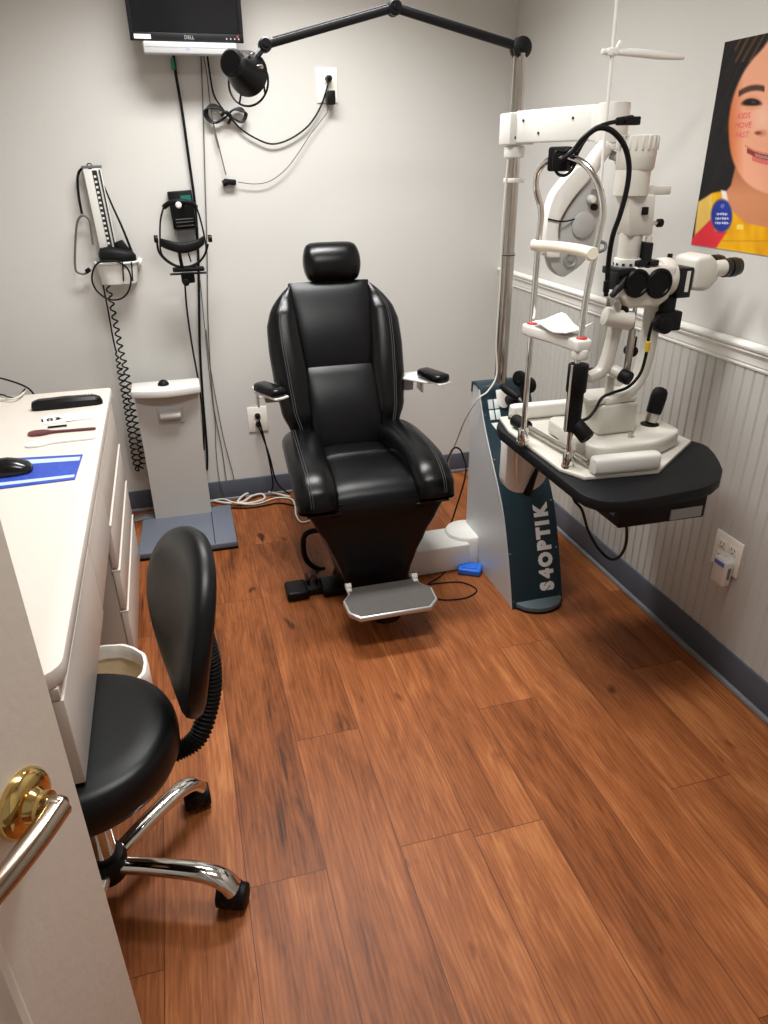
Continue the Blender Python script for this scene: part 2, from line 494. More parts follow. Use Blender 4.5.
# pencil drawers over the knee space
MB().span((FX-.019, 1.62, .51), (FX, 2.041, DZ-.062), .002).build('drawer_front', lamg, desk)
MB().span((FX-.019, DN+.012, .50), (FX, 1.614, DZ-.062), .002).build('drawer_front', lamg, desk)
MB().span((FX-.019, DN+.012, DZ-.060), (FX-.004, DF-.012, DZ-.036), .001).build('apron_strip', lamg, desk)
MB().span((XL+.03, DN+.02, .50), (FX-.025, DN+.04, DZ-.036), .001).span((XL+.03, DN+.02, .0), (-.66, DN+.04, .50), .001).build('end_panel', lamg, desk)
m = MB(); m.span((XL+.03, 1.6, .52), (FX-.02, 1.615, DZ-.036)); m.build('drawer_divider', lamd, desk)

# things on the desk
def on_desk(px, py, h=0): return at(px, py, z=DZ+h)
# black ridged bar (prism bar)
a, b2 = on_desk(32, 410), on_desk(103, 403)
ax = (b2-a).normalized(); sd = Vector((-ax.y, ax.x, 0)); L = (b2-a).length
pb = thing('prism_bar', 'long black ridged prism bar lying across the far end of the desk', 'optical tool', ((a+b2)/2)[:2]+(DZ+.001,) if False else Vector(((a.x+b2.x)/2, (a.y+b2.y)/2, DZ+.0005)))
rs = []
for t, wdt, h in ((0, .008, .012), (.02, .018, .026), (.1, .024, .032), (.5, .026, .034), (.9, .022, .03), (.97, .016, .024), (1, .007, .012)):
    c = a+ax*L*t; c.z = DZ+.0005
    rs.append([c+sd*(-wdt)+V(0, 0, 0), c+sd*wdt, c+sd*wdt+V(0, 0, h*.7), c+sd*wdt*.55+V(0, 0, h), c-sd*wdt*.55+V(0, 0, h), c-sd*wdt+V(0, 0, h*.7)])
MB().rings(rs).build('body', blackp, pb)
for i in range(18):
    if i in (7, 8): continue
    c = a+ax*L*(.13+i*.043)+sd*.004; c.z = DZ+.0318
    m = MB(); m.box(c, (.005, .022, .004), .001, Matrix((ax, sd, V(0, 0, 1))).transposed()); m.build('ridge', mat('grey_ridge', (62, 62, 64), .4), pb)
# near card with bold digits
q = [on_desk(x, y) for x, y in ((40, 425), (44, 417), (103, 409), (101, 418))]
m = MB(); m.prism([Vector((p.x, p.y, DZ+.0005)) for p in q], (0, 0, .0012))
card = m.build('near_vision_card', paper); tag(rebase(card), 'white printed card with bold black digits beside the black ridged bar', 'card')
cx = (on_desk(103, 409)-on_desk(44, 417)).normalized(); c0 = on_desk(50, 420.5)
text_mesh('printed_digits', '183', .056, mtx((c0.x, c0.y, DZ+.0022), cx, V(-cx.y, cx.x, 0)), inkm, card, .0003, (.8, .85), bold=.001)
c0 = on_desk(59, 419.3)
text_mesh('printed_digits', '86', .03, mtx((c0.x, c0.y, DZ+.0022), cx, V(-cx.y, cx.x, 0)), inkm, card, .0003, (.7, .8))
m = MB(); c0 = on_desk(84, 419.6); m.box((c0.x, c0.y, DZ+.002), (.11, .0025, .0006), 0, Matrix.Rotation(math.atan2(cx.y, cx.x), 3, 'Z')); m.build('printed_line', inkm, card)
# occluder paddles
def paddle(name, label, p0, p1, m_, handle=.0065, rx=.024):
    a, b_ = on_desk(*p0), on_desk(*p1); d = (b_-a); L = d.length; d.normalize(); s = Vector((-d.y, d.x, 0))
    pts = []
    prof = [(0, 0), (.01, .45), (.04, .8), (.1, 1), (.2, .98), (.28, .75), (.34, .42), (.42, .3), (.6, .26), (.8, .3), (.95, .3), (1, .16)]
    for t, w_ in prof: pts.append(a+d*L*t+s*rx*w_)
    for t, w_ in reversed(prof[1:]): pts.append(a+d*L*t-s*rx*w_)
    o = MB().prism([Vector((p.x, p.y, DZ+.0008)) for p in pts], (0, 0, .006), .0012).build(name, m_)
    return tag(rebase(o), label, 'eye occluder')
paddle('occluder_paddle', 'maroon spoon shaped eye occluder paddle on the white desk', (28, 435), (96, 429.5), maroon)
paddle('occluder_paddle', 'white spoon shaped occluder paddle between the maroon one and the blue mat', (25, 446.5), (96, 438.5), mat('white_paddle', (245, 243, 238), .35), rx=.022)
pen = MB().cyl(on_desk(48, 428.5)+V(0, 0, .004), on_desk(67, 426.5)+V(0, 0, .004), .003, n=10).build('pen_cap', blackp); tag(rebase(pen), 'short thin black stick between the white card and maroon paddle', 'pen')
# blue mat
q = [on_desk(*p) for p in ((-60, 463), (83, 455), (75, 480), (-60, 497))]
mt_ = MB().prism([Vector((p.x, p.y, DZ+.0004)) for p in q], (0, 0, .0022), .0005).build('mouse_mat', bluepad); tag(rebase(mt_), 'blue printed mouse mat with pale edge stripes under the mouse', 'mouse mat')
def lerp(a, b, t): return a+(b-a)*t
for t0, t1 in ((.1, .26), (.82, .92)):
    m = MB(); m.prism([Vector((p.x, p.y, DZ+.0027)) for p in (lerp(q[0], q[3], t0), lerp(q[1], q[2], t0)+V(-.004, 0, 0), lerp(q[1], q[2], t1)+V(-.004, 0, 0), lerp(q[0], q[3], t1))], (0, 0, .0003)); m.build('printed_stripe', lblue, mt_)
# mouse
mc = on_desk(12, 473); mo = thing('computer_mouse', 'black computer mouse resting on the blue mat', 'mouse', (mc.x, mc.y, DZ+.003))
rs = []
for t, wx, hz in ((-1, .006, .006), (-.92, .02, .018), (-.7, .028, .028), (-.3, .031, .036), (.1, .03, .037), (.5, .029, .032), (.85, .024, .022), (.97, .015, .014), (1, .006, .006)):
    x = mc.x-.012+t*.066; ring = []
    for k in range(17):
        an = PI*k/16; ring.append(Vector((x, mc.y+1.25*wx*math.cos(an), DZ+.003+1.1*hz*math.sin(an)**.7)))
    rs.append(ring)
MB().rings(rs).build('mouse_body', mat('gloss_black', (14, 14, 15), .2), mo)
MB().cyl((mc.x-.045, mc.y-.003, DZ+.036), (mc.x-.045, mc.y+.003, DZ+.036), .008, n=16).build('scroll_wheel', rubber, mo)
# cables on the far left of the desk
def dcab(name, label, pts, r, m_):
    o = MB().tube([at(x, y, z=DZ+h) for x, y, h in pts], r).build(name, m_); return tag(rebase(o), label, 'cable')
o = MB().tube([at(-30, 372, y=2.86), at(0, 378, y=2.83), at(22, 385, y=2.8), at(32, 392, y=2.79), V(-.55, 2.80, .70), V(-.56, 2.85, .55)], .0035).build('desk_cable', bcable); tag(rebase(o), 'black cable arching over the far left end of the desk', 'cable')
dcab('desk_cable', 'white cable with a black end lying at the far left of the desk', [(-30, 402, .004), (0, 400, .005), (12, 399, .012), (20, 396, .012), (26, 390, .01)], .0035, wcable)
dcab('desk_cable', 'short black cable curled on the far left corner of the desk', [(-30, 396, .01), (0, 394.5, .01), (8, 397, .006), (18, 396.5, .007), (25, 389, .018)], .0028, bcable)

# wastebasket under the desk
bc = Vector((-.335, 1.69, 0)); wb = thing('wastebasket', 'beige wastebasket with a white plastic liner under the desk', 'wastebasket', bc)
MB().lathe(bc+V(0, 0, .003), (0, 0, 1), [(0, .01), (0, .085), (.004, .092), (.26, .117), (.262, .113), (.012, .086), (.011, .01)], 32).build('bin_body', binp, wb)
m = MB(); rs = []
for h, rr, amp in ((.15, .1165, .002), (.19, .121, .003), (.235, .124, .0025), (.262, .125, .0015), (.272, .121, .0015), (.273, .113, .001), (.262, .108, .001), (.235, .105, .001)):
    ring = []
    for k in range(64):
        an = 2*PI*k/64; rad = rr+amp*math.sin(an*9+h*40)+amp*.6*math.sin(an*17+1)
        ring.append(bc+V(rad*math.cos(an), rad*math.sin(an), h+(.006*math.sin(an*7) if h < .2 and rr > .11 else 0)))
    rs.append(ring)
m.rings(rs, cap=False); m.build('bin_liner', bag, wb)

# ------------------------------------------------------------------ rolling stool
SC = Vector((-.318, 1.205, 0)); st = thing('rolling_stool', 'black vinyl rolling stool with backrest and chrome star base beside the desk', 'stool', SC)
m = MB(); m.lathe(SC+V(0, 0, .390), (0, 0, 1), [(0, .12), (.002, .176), (.010, .192), (.03, .201), (.055, .203), (.074, .201), (.088, .196), (.096, .187), (.101, .172), (.103, .13), (.104, .06), (.104, .005)], 64)
m.build('seat', vinyl, st)
m = MB(); m.lathe(SC+V(0, 0, .10), (0, 0, 1), [(0, .02), (.0, .028), (.14, .028), (.145, .022), (.27, .022), (.278, .05)], 24); m.build('gas_column', chrome, st)
MB().lathe(SC+V(0, 0, .075), (0, 0, 1), [(0, .03), (.004, .042), (.05, .046), (.062, .04), (.066, .026)], 28).build('hub', blackp, st)
for k in range(5):
    a = math.radians(45-66*0-72*k+ (0 if k != 1 else 4)); d = V(math.cos(a), math.sin(a), 0); s = V(-d.y, d.x, 0)
    pts = [SC+d*.03+V(0, 0, .106), SC+d*.1+V(0, 0, .112), SC+d*.17+V(0, 0, .114), SC+d*.225+V(0, 0, .112), SC+d*.265+V(0, 0, .098), SC+d*.288+V(0, 0, .07)]
    P = catmull(pts, 6); rs = []
    for i, p in enumerate(P):
        t = (P[min(i+1, len(P)-1)]-P[max(i-1, 0)]).normalized(); n = t.cross(s).normalized(); f = i/(len(P)-1)
        rs.append(sring(p, s, n, lerp(.018, .025, f), lerp(.0155, .018, f), 20, 2.3))
    MB().rings(rs).build('leg', chrome, st)
    cst = SC+d*.278; ca = a+.9+k*.7; cd = V(math.cos(ca), math.sin(ca), 0)
    m = MB(); m.cyl(cst+V(0, 0, .05), cst+V(0, 0, .08), .011, n=12)
    ss = cd.cross(V(0, 0, 1)); wc = cst+cd*.012+V(0, 0, .0302)
    m.sphere(wc+V(0, 0, .006), .033, (1, 1, .92), 22)
    c_ = m.build('caster', blackp, st)
    for q_ in (-1, 1):
        m = MB(); m.cyl(wc+ss*.004*q_, wc+ss*.033*q_, .0300, .0285, 26, .004); m.build('wheel', rubber, c_)
# backrest pad
pc = Vector((-.072, 1.25, .68)); az, ti = math.radians(191), math.radians(12)
nn = V(math.cos(az)*math.cos(ti), math.sin(az)*math.cos(ti), math.sin(ti)); uu = V(-math.sin(az), math.cos(az), 0); vv = nn.cross(uu)
rs = []
def padpt(ra, an, dn):
    x = .205*ra*math.cos(an); y_ = .185*ra*math.sin(an)
    return pc+uu*x+vv*y_+nn*(dn+.9*x*x)
for ra, dn in ((.02, .024), (.3, .024), (.6, .022), (.8, .017), (.92, .009), (.98, .0), (1, -.01), (1, -.02), (.97, -.03), (.9, -.034), (.5, -.036), (.02, -.036)):
    rs.append([padpt(ra, 2*PI*k/48, dn) for k in range(48)])
MB().rings(rs).build('backrest', vinyl, st)
bp_ = [SC+V(.14, .02, .365), SC+V(.19, .03, .36), SC+V(.235, .04, .38), SC+V(.268, .06, .45), SC+V(.282, .07, .53), SC+V(.278, .075, .60), SC+V(.27, .075, .66)]
P = catmull(bp_, 24); LN = len(P)
m = MB(); m.tube(P, .02, n=18, smooth=0, rfun=lambda t: .0195+.0035*(1 if (int(t*(LN-1)) % 3 == 0) else -.2))
m.build('bellows_arm', rubber, st, ang=80)

# ------------------------------------------------------------------ exam chair
CH = thing('exam_chair', 'black leather reclining exam chair with headrest and metal footrest', 'chair', (.568, 2.32, 0), math.radians(-.5))
def part(mb, name, m_, par=CH, **k): return mb.build(name, m_, par, local=True, **k)
# back frame: origin low centre, up axis, normal toward the sitter
bo = V(0, .265, .50); up = V(0, .25, .57).normalized(); nf = V(0, -up.z, up.y)
def bpnt(u, v, n=0): return bo+V(u, 0, 0)+up*v+nf*n
HB = .63
def interp(tab, t):
    for (a, x), (b_, y) in zip(tab, tab[1:]):
        if t <= b_:
            f = (t-a)/(b_-a); f = f*f*(3-2*f)*.5+f*.5
            return x+(y-x)*f
    return tab[-1][1]
outer = [(0, .185), (.08, .218), (.2, .245), (.4, .26), (.6, .265), (.75, .262), (.85, .244), (.93, .212), (1.0, .165)]
inner = [(0, .142), (.4, .138), (.7, .152), (1, .168)]
for sgn in (-1, 1):
    rs = []
    for i in range(26):
        t = i/25; v = .02+t*(HB-.03)
        xo, xi = interp(outer, t), interp(inner, t)-.02
        e = min(1, max(.12, math.sin(PI*min(1, max(0, t*.98+.012)))**.35)) if (t < .14 or t > .86) else 1
        th = (.05+.012*math.sin(PI*t))*(e if t > .86 else max(.5, e)); xc, hw = (xo+xi)/2, (xo-xi)/2
        ring = []
        for p in sring((0, 0, 0), (1, 0, 0), (0, 1, 0), hw, th, 22, 2.3):
            ring.append(bpnt(sgn*(xc+p.x), v, .0+p.y))
        rs.append(ring)
    bo_ = part(MB().rings(rs), 'back_bolster', leather)
    for off in (0, .008):
        sp = []
        for i in range(24):
            t = .03+.93*i/23; xo, xi = interp(outer, t), interp(inner, t)-.02; th = (.05+.012*math.sin(PI*t))
            xs = lerp(xi, xo, .60)+off; hw = (xo-xi)/2; q_ = abs((xs-(xo+xi)/2)/hw)
            n_ = th*(max(0, 1-q_**2.3))**(1/2.3)
            if t > .86: n_ *= math.sin(PI*min(1, t*.98+.012))**.35
            sp.append(bpnt(sgn*xs, .02+t*(HB-.03), n_+.0005))
        part(MB().tube(sp, .0011, n=5, smooth=2), 'seam_stitching', stitch, bo_)
# back shell
rs = []
for i in range(14):
    t = i/13; xo = interp(outer, t)*.93
    rs.append([bpnt(p.x, .02+t*(HB-.03), -.055+p.y) for p in sring((0, 0, 0), (1, 0, 0), (0, 1, 0), xo, .03, 24, 3)])
part(MB().rings(rs), 'back_shell', blackp)
# centre panels
def cpanel(v0, v1, x0, x1, n0, bulge, th=.035):
    rs = []
    for i in range(18):
        t = i/17; e = min(1, (math.sin(PI*min(max(t*.97+.015, 0), 1)))**.3)
        hw = lerp(x0, x1, t)*(.94+.06*e); vv_ = lerp(v0, v1, t); bl = n0+bulge*math.sin(PI*t)
        rs.append([bpnt(p.x, vv_, bl-.02+p.y*e) for p in sring((0, 0, 0), (1, 0, 0), (0, 1, 0), hw, th, 26, 4)])
    return MB().rings(rs)
part(cpanel(.285, HB+.005, .140, .166, .016, .008), 'upper_back_cushion', leather2)
part(cpanel(-.035, .305, .138, .142, .032, .010), 'lumbar_cushion', leather2)
# headrest
hr = []
for i in range(17):
    t = i/16; a = t*PI; w_ = .112*(.80+.20*math.sin(a)**.4); vv_ = lerp(-.072, .072, t)
    e = math.sin(min(max(t*.96+.02, 0), 1)*PI)**.38
    hr.append([V(.02, .545, 1.150)+V(p.x*(.9+.1*e), 0, 0)+up*vv_+nf*(p.y*e) for p in sring((0, 0, 0), (1, 0, 0), (0, 1, 0), w_, .058, 28, 3.4)])
part(MB().rings(hr), 'headrest', leather)
part(MB().tube([bpnt(-.03, HB-.05, -.03), bpnt(-.03, HB+.06, -.03)], .007, smooth=0).tube([bpnt(.03, HB-.05, -.03), bpnt(.03, HB+.06, -.03)], .007, smooth=0), 'headrest_posts', chrome)
# seat centre
rs = []
path = [(.27, .505, .055), (.2, .515, .06), (.12, .520, .062), (.10, .512, .06), (.03, .522, .065), (-.08, .528, .068), (-.15, .518, .068), (-.195, .492, .06), (-.215, .455, .05), (-.218, .42, .04)]
pa = catmull([(0, y_, z_) for y_, z_, h in path], 5)
n_ = len(pa)
for i, p in enumerate(pa):
    t = (pa[min(i+1, n_-1)]-pa[max(i-1, 0)]).normalized(); nr = V(1, 0, 0).cross(t)
    if nr.z < 0 and abs(t.y) > .3: nr = -nr
    nr = V(0, t.z, -t.y) if t.y < 0 else V(0, -t.z, t.y)
    rs.append(sring(p-nr*.03, (1, 0, 0), nr, lerp(.132, .178, i/n_), .034, 24, 3.2))
part(MB().rings(rs), 'seat_cushion', leather2)
for sgn in (-1, 1):
    sp = catmull([(sgn*.185, .285, .50), (sgn*.188, .24, .528), (sgn*.195, .15, .535), (sgn*.203, .0, .532), (sgn*.206, -.09, .520), (sgn*.206, -.15, .500), (sgn*.206, -.188, .465), (sgn*.206, -.192, .444)], 5)
    rs = []; n_ = len(sp)
    for i, p in enumerate(sp):
        f = i/(n_-1); t = (sp[min(i+1, n_-1)]-sp[max(i-1, 0)]).normalized(); nr = V(0, t.z, -t.y) if t.y < 0 else V(0, -t.z, t.y)
        e = min(1, (.35+f*6)) if f < .11 else 1
        e2 = 1 if f < .8 else lerp(1, .55, (f-.8)/.2)
        rs.append(sring(p-V(0, 0, .0), (1, 0, 0), nr, .074*e*(.95 if f > .8 else 1), .058*e*e2, 24, 2.4))
    sb_ = part(MB().rings(rs), 'seat_bolster', leather)
    for off in (0, .008):
        q_ = []
        for i, p in enumerate(sp[3:-4]):
            i += 3; f = i/(n_-1); t = (sp[i+1]-sp[i-1]).normalized(); nr = V(0, t.z, -t.y) if t.y < 0 else V(0, -t.z, t.y)
            e = min(1, (.35+f*6)) if f < .11 else 1
            e2 = 1 if f < .8 else lerp(1, .55, (f-.8)/.2)
            xx = .022+off; hw = .074*e
            q_.append(p+V(sgn*xx, 0, 0)+nr*(.058*e*e2*(max(0, 1-(xx/hw)**2.4))**(1/2.4)+.0005))
        part(MB().tube(q_, .0011, n=5, smooth=2), 'seam_stitching', stitch, sb_)
# seat pan
part(MB().span((-.23, -.15, .40), (.23, .27, .475), .02), 'seat_pan', blackp)
# leg skirt
def hwz(z_): return interp([(.12, .118), (.16, .126), (.22, .145), (.3, .178), (.38, .22), (.44, .248), (.47, .255)], z_)
rs = []
for i in range(22):
    z_ = lerp(.10, .47, i/21); hw = hwz(z_); yf = lerp(-.175, -.212, (z_-.10)/.37)
    dp_ = lerp(.05, .10, i/21)
    rs.append([V(p.x, yf+dp_/2+p.y, z_) for p in sring((0, 0, 0), (1, 0, 0), (0, 1, 0), hw, dp_/2, 30, 5)])
part(MB().rings(rs), 'leg_skirt', leather2)
part(MB().span((-.25, -.222, .437), (-.13, -.20, .443), .002), 'left_skirt_piping', leather)
part(MB().span((.13, -.222, .437), (.25, -.20, .443), .002), 'right_skirt_piping', leather)
# footrest support, plate
for sgn in (-1, 1):
    m = MB(); m.prism([V(sgn*.11, -.09, .14), V(sgn*.11, -.15, .14), V(sgn*.15, -.14, .24), V(sgn*.21, -.10, .38), V(sgn*.16, -.06, .28)], (sgn*.012, 0, 0), .002); part(m, 'footrest_support', greym)
    m = MB(); m.cyl((sgn*.112, -.225, .155), (sgn*.132, -.225, .155), .011, n=16).span((sgn*.113, -.25, .138), (sgn*.131, -.20, .152), .003); part(m, 'hinge', whitep)
fp = [(-.155, -.375), (-.125, -.415), (.125, -.415), (.16, -.375), (.165, -.30), (.135, -.262), (.128, -.225), (-.128, -.225), (-.132, -.265), (-.158, -.30)]
fo = part(MB().prism([V(x, y_, .128) for x, y_ in fp], (0, 0, .018), .004), 'footrest', mat('footrest_edge', (190, 188, 184), .35, .6))
part(MB().prism([V(x*.95, -.3+(y_+.3)*.94, .1465) for x, y_ in fp], (0, 0, .0015)), 'footrest_tread', tread, fo)
# armrests
for sgn in (-1, 1):
    ao = V(-.30, .265, 0) if sgn < 0 else V(.335, .265, 0)
    m = MB(); m.prism([V(sgn*.23, .40, .722), V(sgn*.23, .34, .722), ao+V(sgn*-.02, -.03, .722), ao+V(sgn*.03, -.03, .722), V(sgn*.345, .38, .722), V(sgn*.33, .40, .722)], (0, 0, .008), .002)
    m.span((sgn*.325, .33, .66), (sgn*.333, .40, .724), .002)
    ar = part(m, 'armrest_bracket', mat('armrest_white', (222, 222, 220), .35, .2))
    part(MB().span((sgn*.22, .36, .665), (sgn*.30, .395, .718), .004), 'armrest_mount', mat('armrest_grey', (150, 150, 150), .4, .3), ar)
    ang = math.radians(30) if sgn < 0 else math.radians(24)
    pd = V(math.sin(ang), -math.cos(ang), 0); ps = V(pd.y, -pd.x, 0); c = ao+V(0, -.02, .752)
    c = ao+pd*.02+V(0, 0, .752); rs = []
    for t, e in ((0, .3), (.03, .7), (.1, .95), (.3, 1), (.7, 1), (.9, .95), (.97, .7), (1, .3)):
        rs.append(sring(c+pd*lerp(-.07, .07, t)+V(0, 0, lerp(.002, -.002, t)), ps, (0, 0, 1), .035*e, .017*min(1, e+.1), 20, 3))
    pad_ = part(MB().rings(rs), 'armrest_pad', leather)
    part(MB().prism([c+pd*a_+ps*b_+V(0, 0, -.024) for a_, b_ in ((-.07, -.025), (.072, -.03), (.076, 0), (.072, .03), (-.07, .025))], (0, 0, .008), .002), 'armrest_plate', whitep)
# column and base
part(MB().span((-.13, -.06, .1), (.13, .22, .41), .02), 'lift_column', mat('dark_grey_housing', (58, 58, 60), .5))
m = MB(); m.lathe((0.02, .06, .002), (0, 0, 1), [(0, .14), (.012, .145), (.03, .14), (.06, .125), (.1, .12)], 40); part(m, 'base_dome', blackp)
part(MB().lathe((0, -.27, .03), (0, 0, 1), [(0, .03), (.01, .055), (.04, .055), (.06, .045), (.095, .03)], 24), 'footrest_bumper', blackp)

# ------------------------------------------------------------------ foot switch left of the chair
fs = thing('foot_switch', 'black double pedal foot switch on the floor left of the chair', 'foot switch', (.40, 2.33, 0))
m = MB(); m.span((.25, 2.285, .003), (.332, 2.385, .04), .01, 3); m.build('pedal', blackp, fs)
m = MB(); m.span((.385, 2.275, .003), (.47, 2.38, .04), .01, 3); m.build('pedal', blackp, fs)
m = MB(); m.span((.322, 2.31, .003), (.395, 2.38, .03), .005).span((.335, 2.345, .028), (.347, 2.40, .055), .003).span((.368, 2.345, .028), (.38, 2.40, .055), .003); m.build('center_bridge', blackm, fs)
m = MB(); m.tube([at(x, y_, y=2.5) for x, y_ in ((330, 530), (312, 531), (304, 537), (304, 553), (309, 563), (319, 569), (325, 569))], .011, n=12); m.build('guard_handle', rubber, fs)
m = MB(); m.tube([at(319, 569, y=2.5), at(313, 575, y=2.44), at(309, 582, y=2.39), V(.365, 2.36, .03)], .004); m.build('cord', bcable, fs)

# ------------------------------------------------------------------ instrument stand
TX0, TX1 = 1.04, 1.243; PX, PY = 1.14, 2.437
isd = thing('instrument_stand', 'silver and dark teal ophthalmic instrument stand with chrome pole beside the chair', 'instrument stand', (PX, 2.3, 0))
front = [(0, 2.005), (.08, 2.028), (.2, 2.07), (.331, 2.126), (.43, 2.195), (.532, 2.28), (.62, 2.345), (.69, 2.385), (.725, 2.40)]
fr = catmull([(0, y_, z_) for z_, y_ in front], 4)
prf = [V(0, p.y, p.z) for p in fr]+[V(0, 2.43, .738), V(0, 2.465, .735), V(0, 2.475, .72), V(0, 2.475, .002)]
prf[0].z = .002
m = MB(); m.prism([V(TX0+.004, p.y+.006, p.z) for p in prf], (TX1-TX0-.008, 0, 0)); m.build('tower_shell', silver, isd)
# teal front skin wraps the front curve and the top, with a scooped notch for the table bracket
sk = fr+[V(0, 2.43, .742), V(0, 2.475, .738), V(0, 2.478, .70)]
n_ = len(sk)
A, B = [], []
for i, p in enumerate(sk):
    t = (sk[min(i+1, n_-1)]-sk[max(i-1, 0)]).normalized(); nr = V(0, -t.z, t.y)
    A.append(p+nr*.004); B.append(p-nr*.004)
rs = [[V(x, q.y, max(q.z, .003)) for q in (A if s_ > 0 else B)] for x, s_ in ((TX0, 1), (TX1, 1), (TX1, -1), (TX0, -1))]
m = MB(); m.rings([[r_[i] for r_ in rs] for i in range(n_)]); panel_o = m.build('front_panel', teal, isd)
for x in (TX0-.003, TX1-.001):
    m = MB()
    rr = []
    for p, q in zip(A, B): rr.append([V(x, p.y-.001, max(p.z, .003)), V(x+.004, p.y-.001, max(p.z, .003)), V(x+.004, p.y+.004, max(p.z, .003)), V(x, p.y+.004, max(p.z, .003))])
    m.rings(rr[:-3]); m.build('edge_trim', silver if x < 1.1 else teal, isd)
def yfront(z_):
    for p, q in zip(fr, fr[1:]):
        if p.z <= z_ <= q.z: return lerp(p.y, q.y, (z_-p.z)/(q.z-p.z))
    return fr[-1].y
def fpt(x, z_, off=.006):
    y0, y1 = yfront(z_-.01), yfront(z_+.01); t = V(0, y1-y0, .02).normalized(); nr = V(0, -t.z, t.y)
    return V(x, yfront(z_), z_)+nr*off, t, nr
# screws
m = MB()
for x in (TX0+.008, TX1-.008):
    for z_ in (.03, .2, .36, .5, .64):
        p, t, nr = fpt(x, z_, .004); m.cyl(p, p+nr*.002, .003, n=10)
m.build('panel_screws', steel, isd)
# lettering, one glyph at a time along the curve, reading upwards
word = ['S', '4', 'O', 'P', 'T', 'I', 'K']; zs = [.066, .112, .162, .212, .256, .29, .330]
for ch, z_ in zip(word, zs):
    p, t, nr = fpt(1.190, z_, .0046)
    text_mesh('brand_letter', ch, .070, mtx(p, t, V(-1, 0, 0)), whiteink, panel_o, .0005, (.92, 1.0), bold=.005)
# keypad
def skin_poly(name, pts, m_, par, th=.003, off=.0045):
    P = [fpt(x, z_, off)[0] for x, z_ in pts]; nr = fpt(pts[0][0], pts[0][1])[2]
    return MB().prism(P, nr*th, .0008).build(name, m_, par)
keym = mat('pale_keypad', (206, 216, 216), .45)
for i in range(2):
    for j in range(2):
        x = 1.066+i*.024; z_ = .622+j*.036
        skin_poly('keypad_button', [(x, z_), (x+.019, z_), (x+.019, z_+.032), (x, z_+.032)], keym, panel_o)
skin_poly('keypad_button', [(1.066, .612), (1.109, .612), (1.106, .585), (1.096, .575), (1.088, .578)], keym, panel_o)
# tongue at the foot of the pole
tx = PX-.012; tg = [(tx-.025, .722)]+[(tx+.025*math.cos(PI+PI*k/10), .685+.027*math.sin(PI+PI*k/10)) for k in range(11)]+[(tx+.025, .722)]
skin_poly('pole_tongue', tg, whitep, isd, .006)
# foot
m = MB(); pf = [(TX0+.012, 2.03)]+[(lerp(TX0+.02, TX1-.002, k/10), 2.0-.055*math.sin(PI*k/10)**.6) for k in range(11)]+[(TX1-.002, 2.03)]
m.prism([V(x, y_, .002) for x, y_ in pf], (0, 0, .022), .004); m.build('foot', footg, isd)
m = MB(); m.prism([V(PX+(x-PX)*1.02, y_-.003, .0015) for x, y_ in pf], (0, 0, .006)); m.build('foot_rubber', rubber, isd)
# base beam joining the chair
m = MB(); m.span((.74, 2.325, .002), (1.0, 2.49, .115), .008); m.build('base_beam', whitep, isd)
m = MB(); m.lathe((1.025, 2.43, .002), (0, 0, 1), [(0, .085), (.005, .09), (.115, .09), (.125, .084), (.128, .07)], 40); m.build('base_collar', whitep, isd)
# pole
m = MB(); m.cyl((PX, PY, .69), (PX, PY, 1.20), .0235, n=32); m.build('lower_pole', steel, isd)
m = MB(); m.cyl((PX, PY, 1.205), (PX, PY, 1.80), .0215, n=32).cyl((PX, PY, 1.2), (PX, PY, 1.2051), .025, n=32); m.build('upper_pole', steel, isd)
MB().cyl((PX, PY, 1.197), (PX, PY, 1.203), .0245, n=32).build('pole_ring', rubber, isd)
def polez(py): return at(505, py, y=PY).z
z1 = polez(180.5)
m = MB(); m.cyl((PX, PY, z1-.007), (PX, PY, z1+.007), .031, n=32, bev=.002).span((PX+.025, PY-.012, z1-.007), (PX+.04, PY+.012, z1+.007), .002); m.build('stop_collar', whitep, isd)
m = MB(); m.cyl((PX, PY, polez(158)), (PX, PY, polez(146)), .034, n=32, bev=.004); m.build('arm_collar', whitep, isd)
zA, zB = polez(145), polez(113); zm = (zA+zB)/2
m = MB(); m.span((PX-.042, PY-.045, zA), (PX+.05, PY+.04, zB), .006); ab = m.build('arm_clamp', whitep, isd)
E1 = V(1.262, 2.055, zm)      # far end of the phoropter arm
ad = (E1-V(PX, PY, zm)).normalized(); asd = V(-ad.y, ad.x, 0)
def armp(s_, l, z_): return V(PX, PY, 0)+Vector((ad.x, ad.y, 0))*s_+asd*l+V(0, 0, z_)
AL = (Vector((E1.x-PX, E1.y-PY))).length
m = MB(); m.prism([armp(.03, -.033, zA+.004), armp(AL-.045, -.033, zA+.004), armp(AL-.045, -.033, zB+.004), armp(.03, -.033, zB+.004)], asd*.066, .006); m.build('phoropter_arm', whitep, isd)
m = MB(); m.cyl(armp(AL, 0, zA-.004), armp(AL, 0, zB+.006), .045, n=36, bev=.004); m.prism([armp(AL-.05, -.035, zA+.002), armp(AL-.01, -.035, zA+.002), armp(AL-.01, -.035, zB+.002), armp(AL-.05, -.035, zB+.002)], asd*.07, .003); m.build('arm_hub', whitep, isd)
for s_, z_ in ((.0, zA+.02), (.02, zA+.05), (.12, zA+.03), (.26, zA+.065), (.05, zB-.025)):
    p = armp(s_+.02, -.0335, z_)
    if s_ <= .03: p = V(PX-.02+s_, PY-.0455, z_)
    d_ = -asd if s_ > .03 else V(0, -1, 0)
    MB().cyl(p, p+d_*.002, .004, n=10).build('arm_screw', inkm, isd)
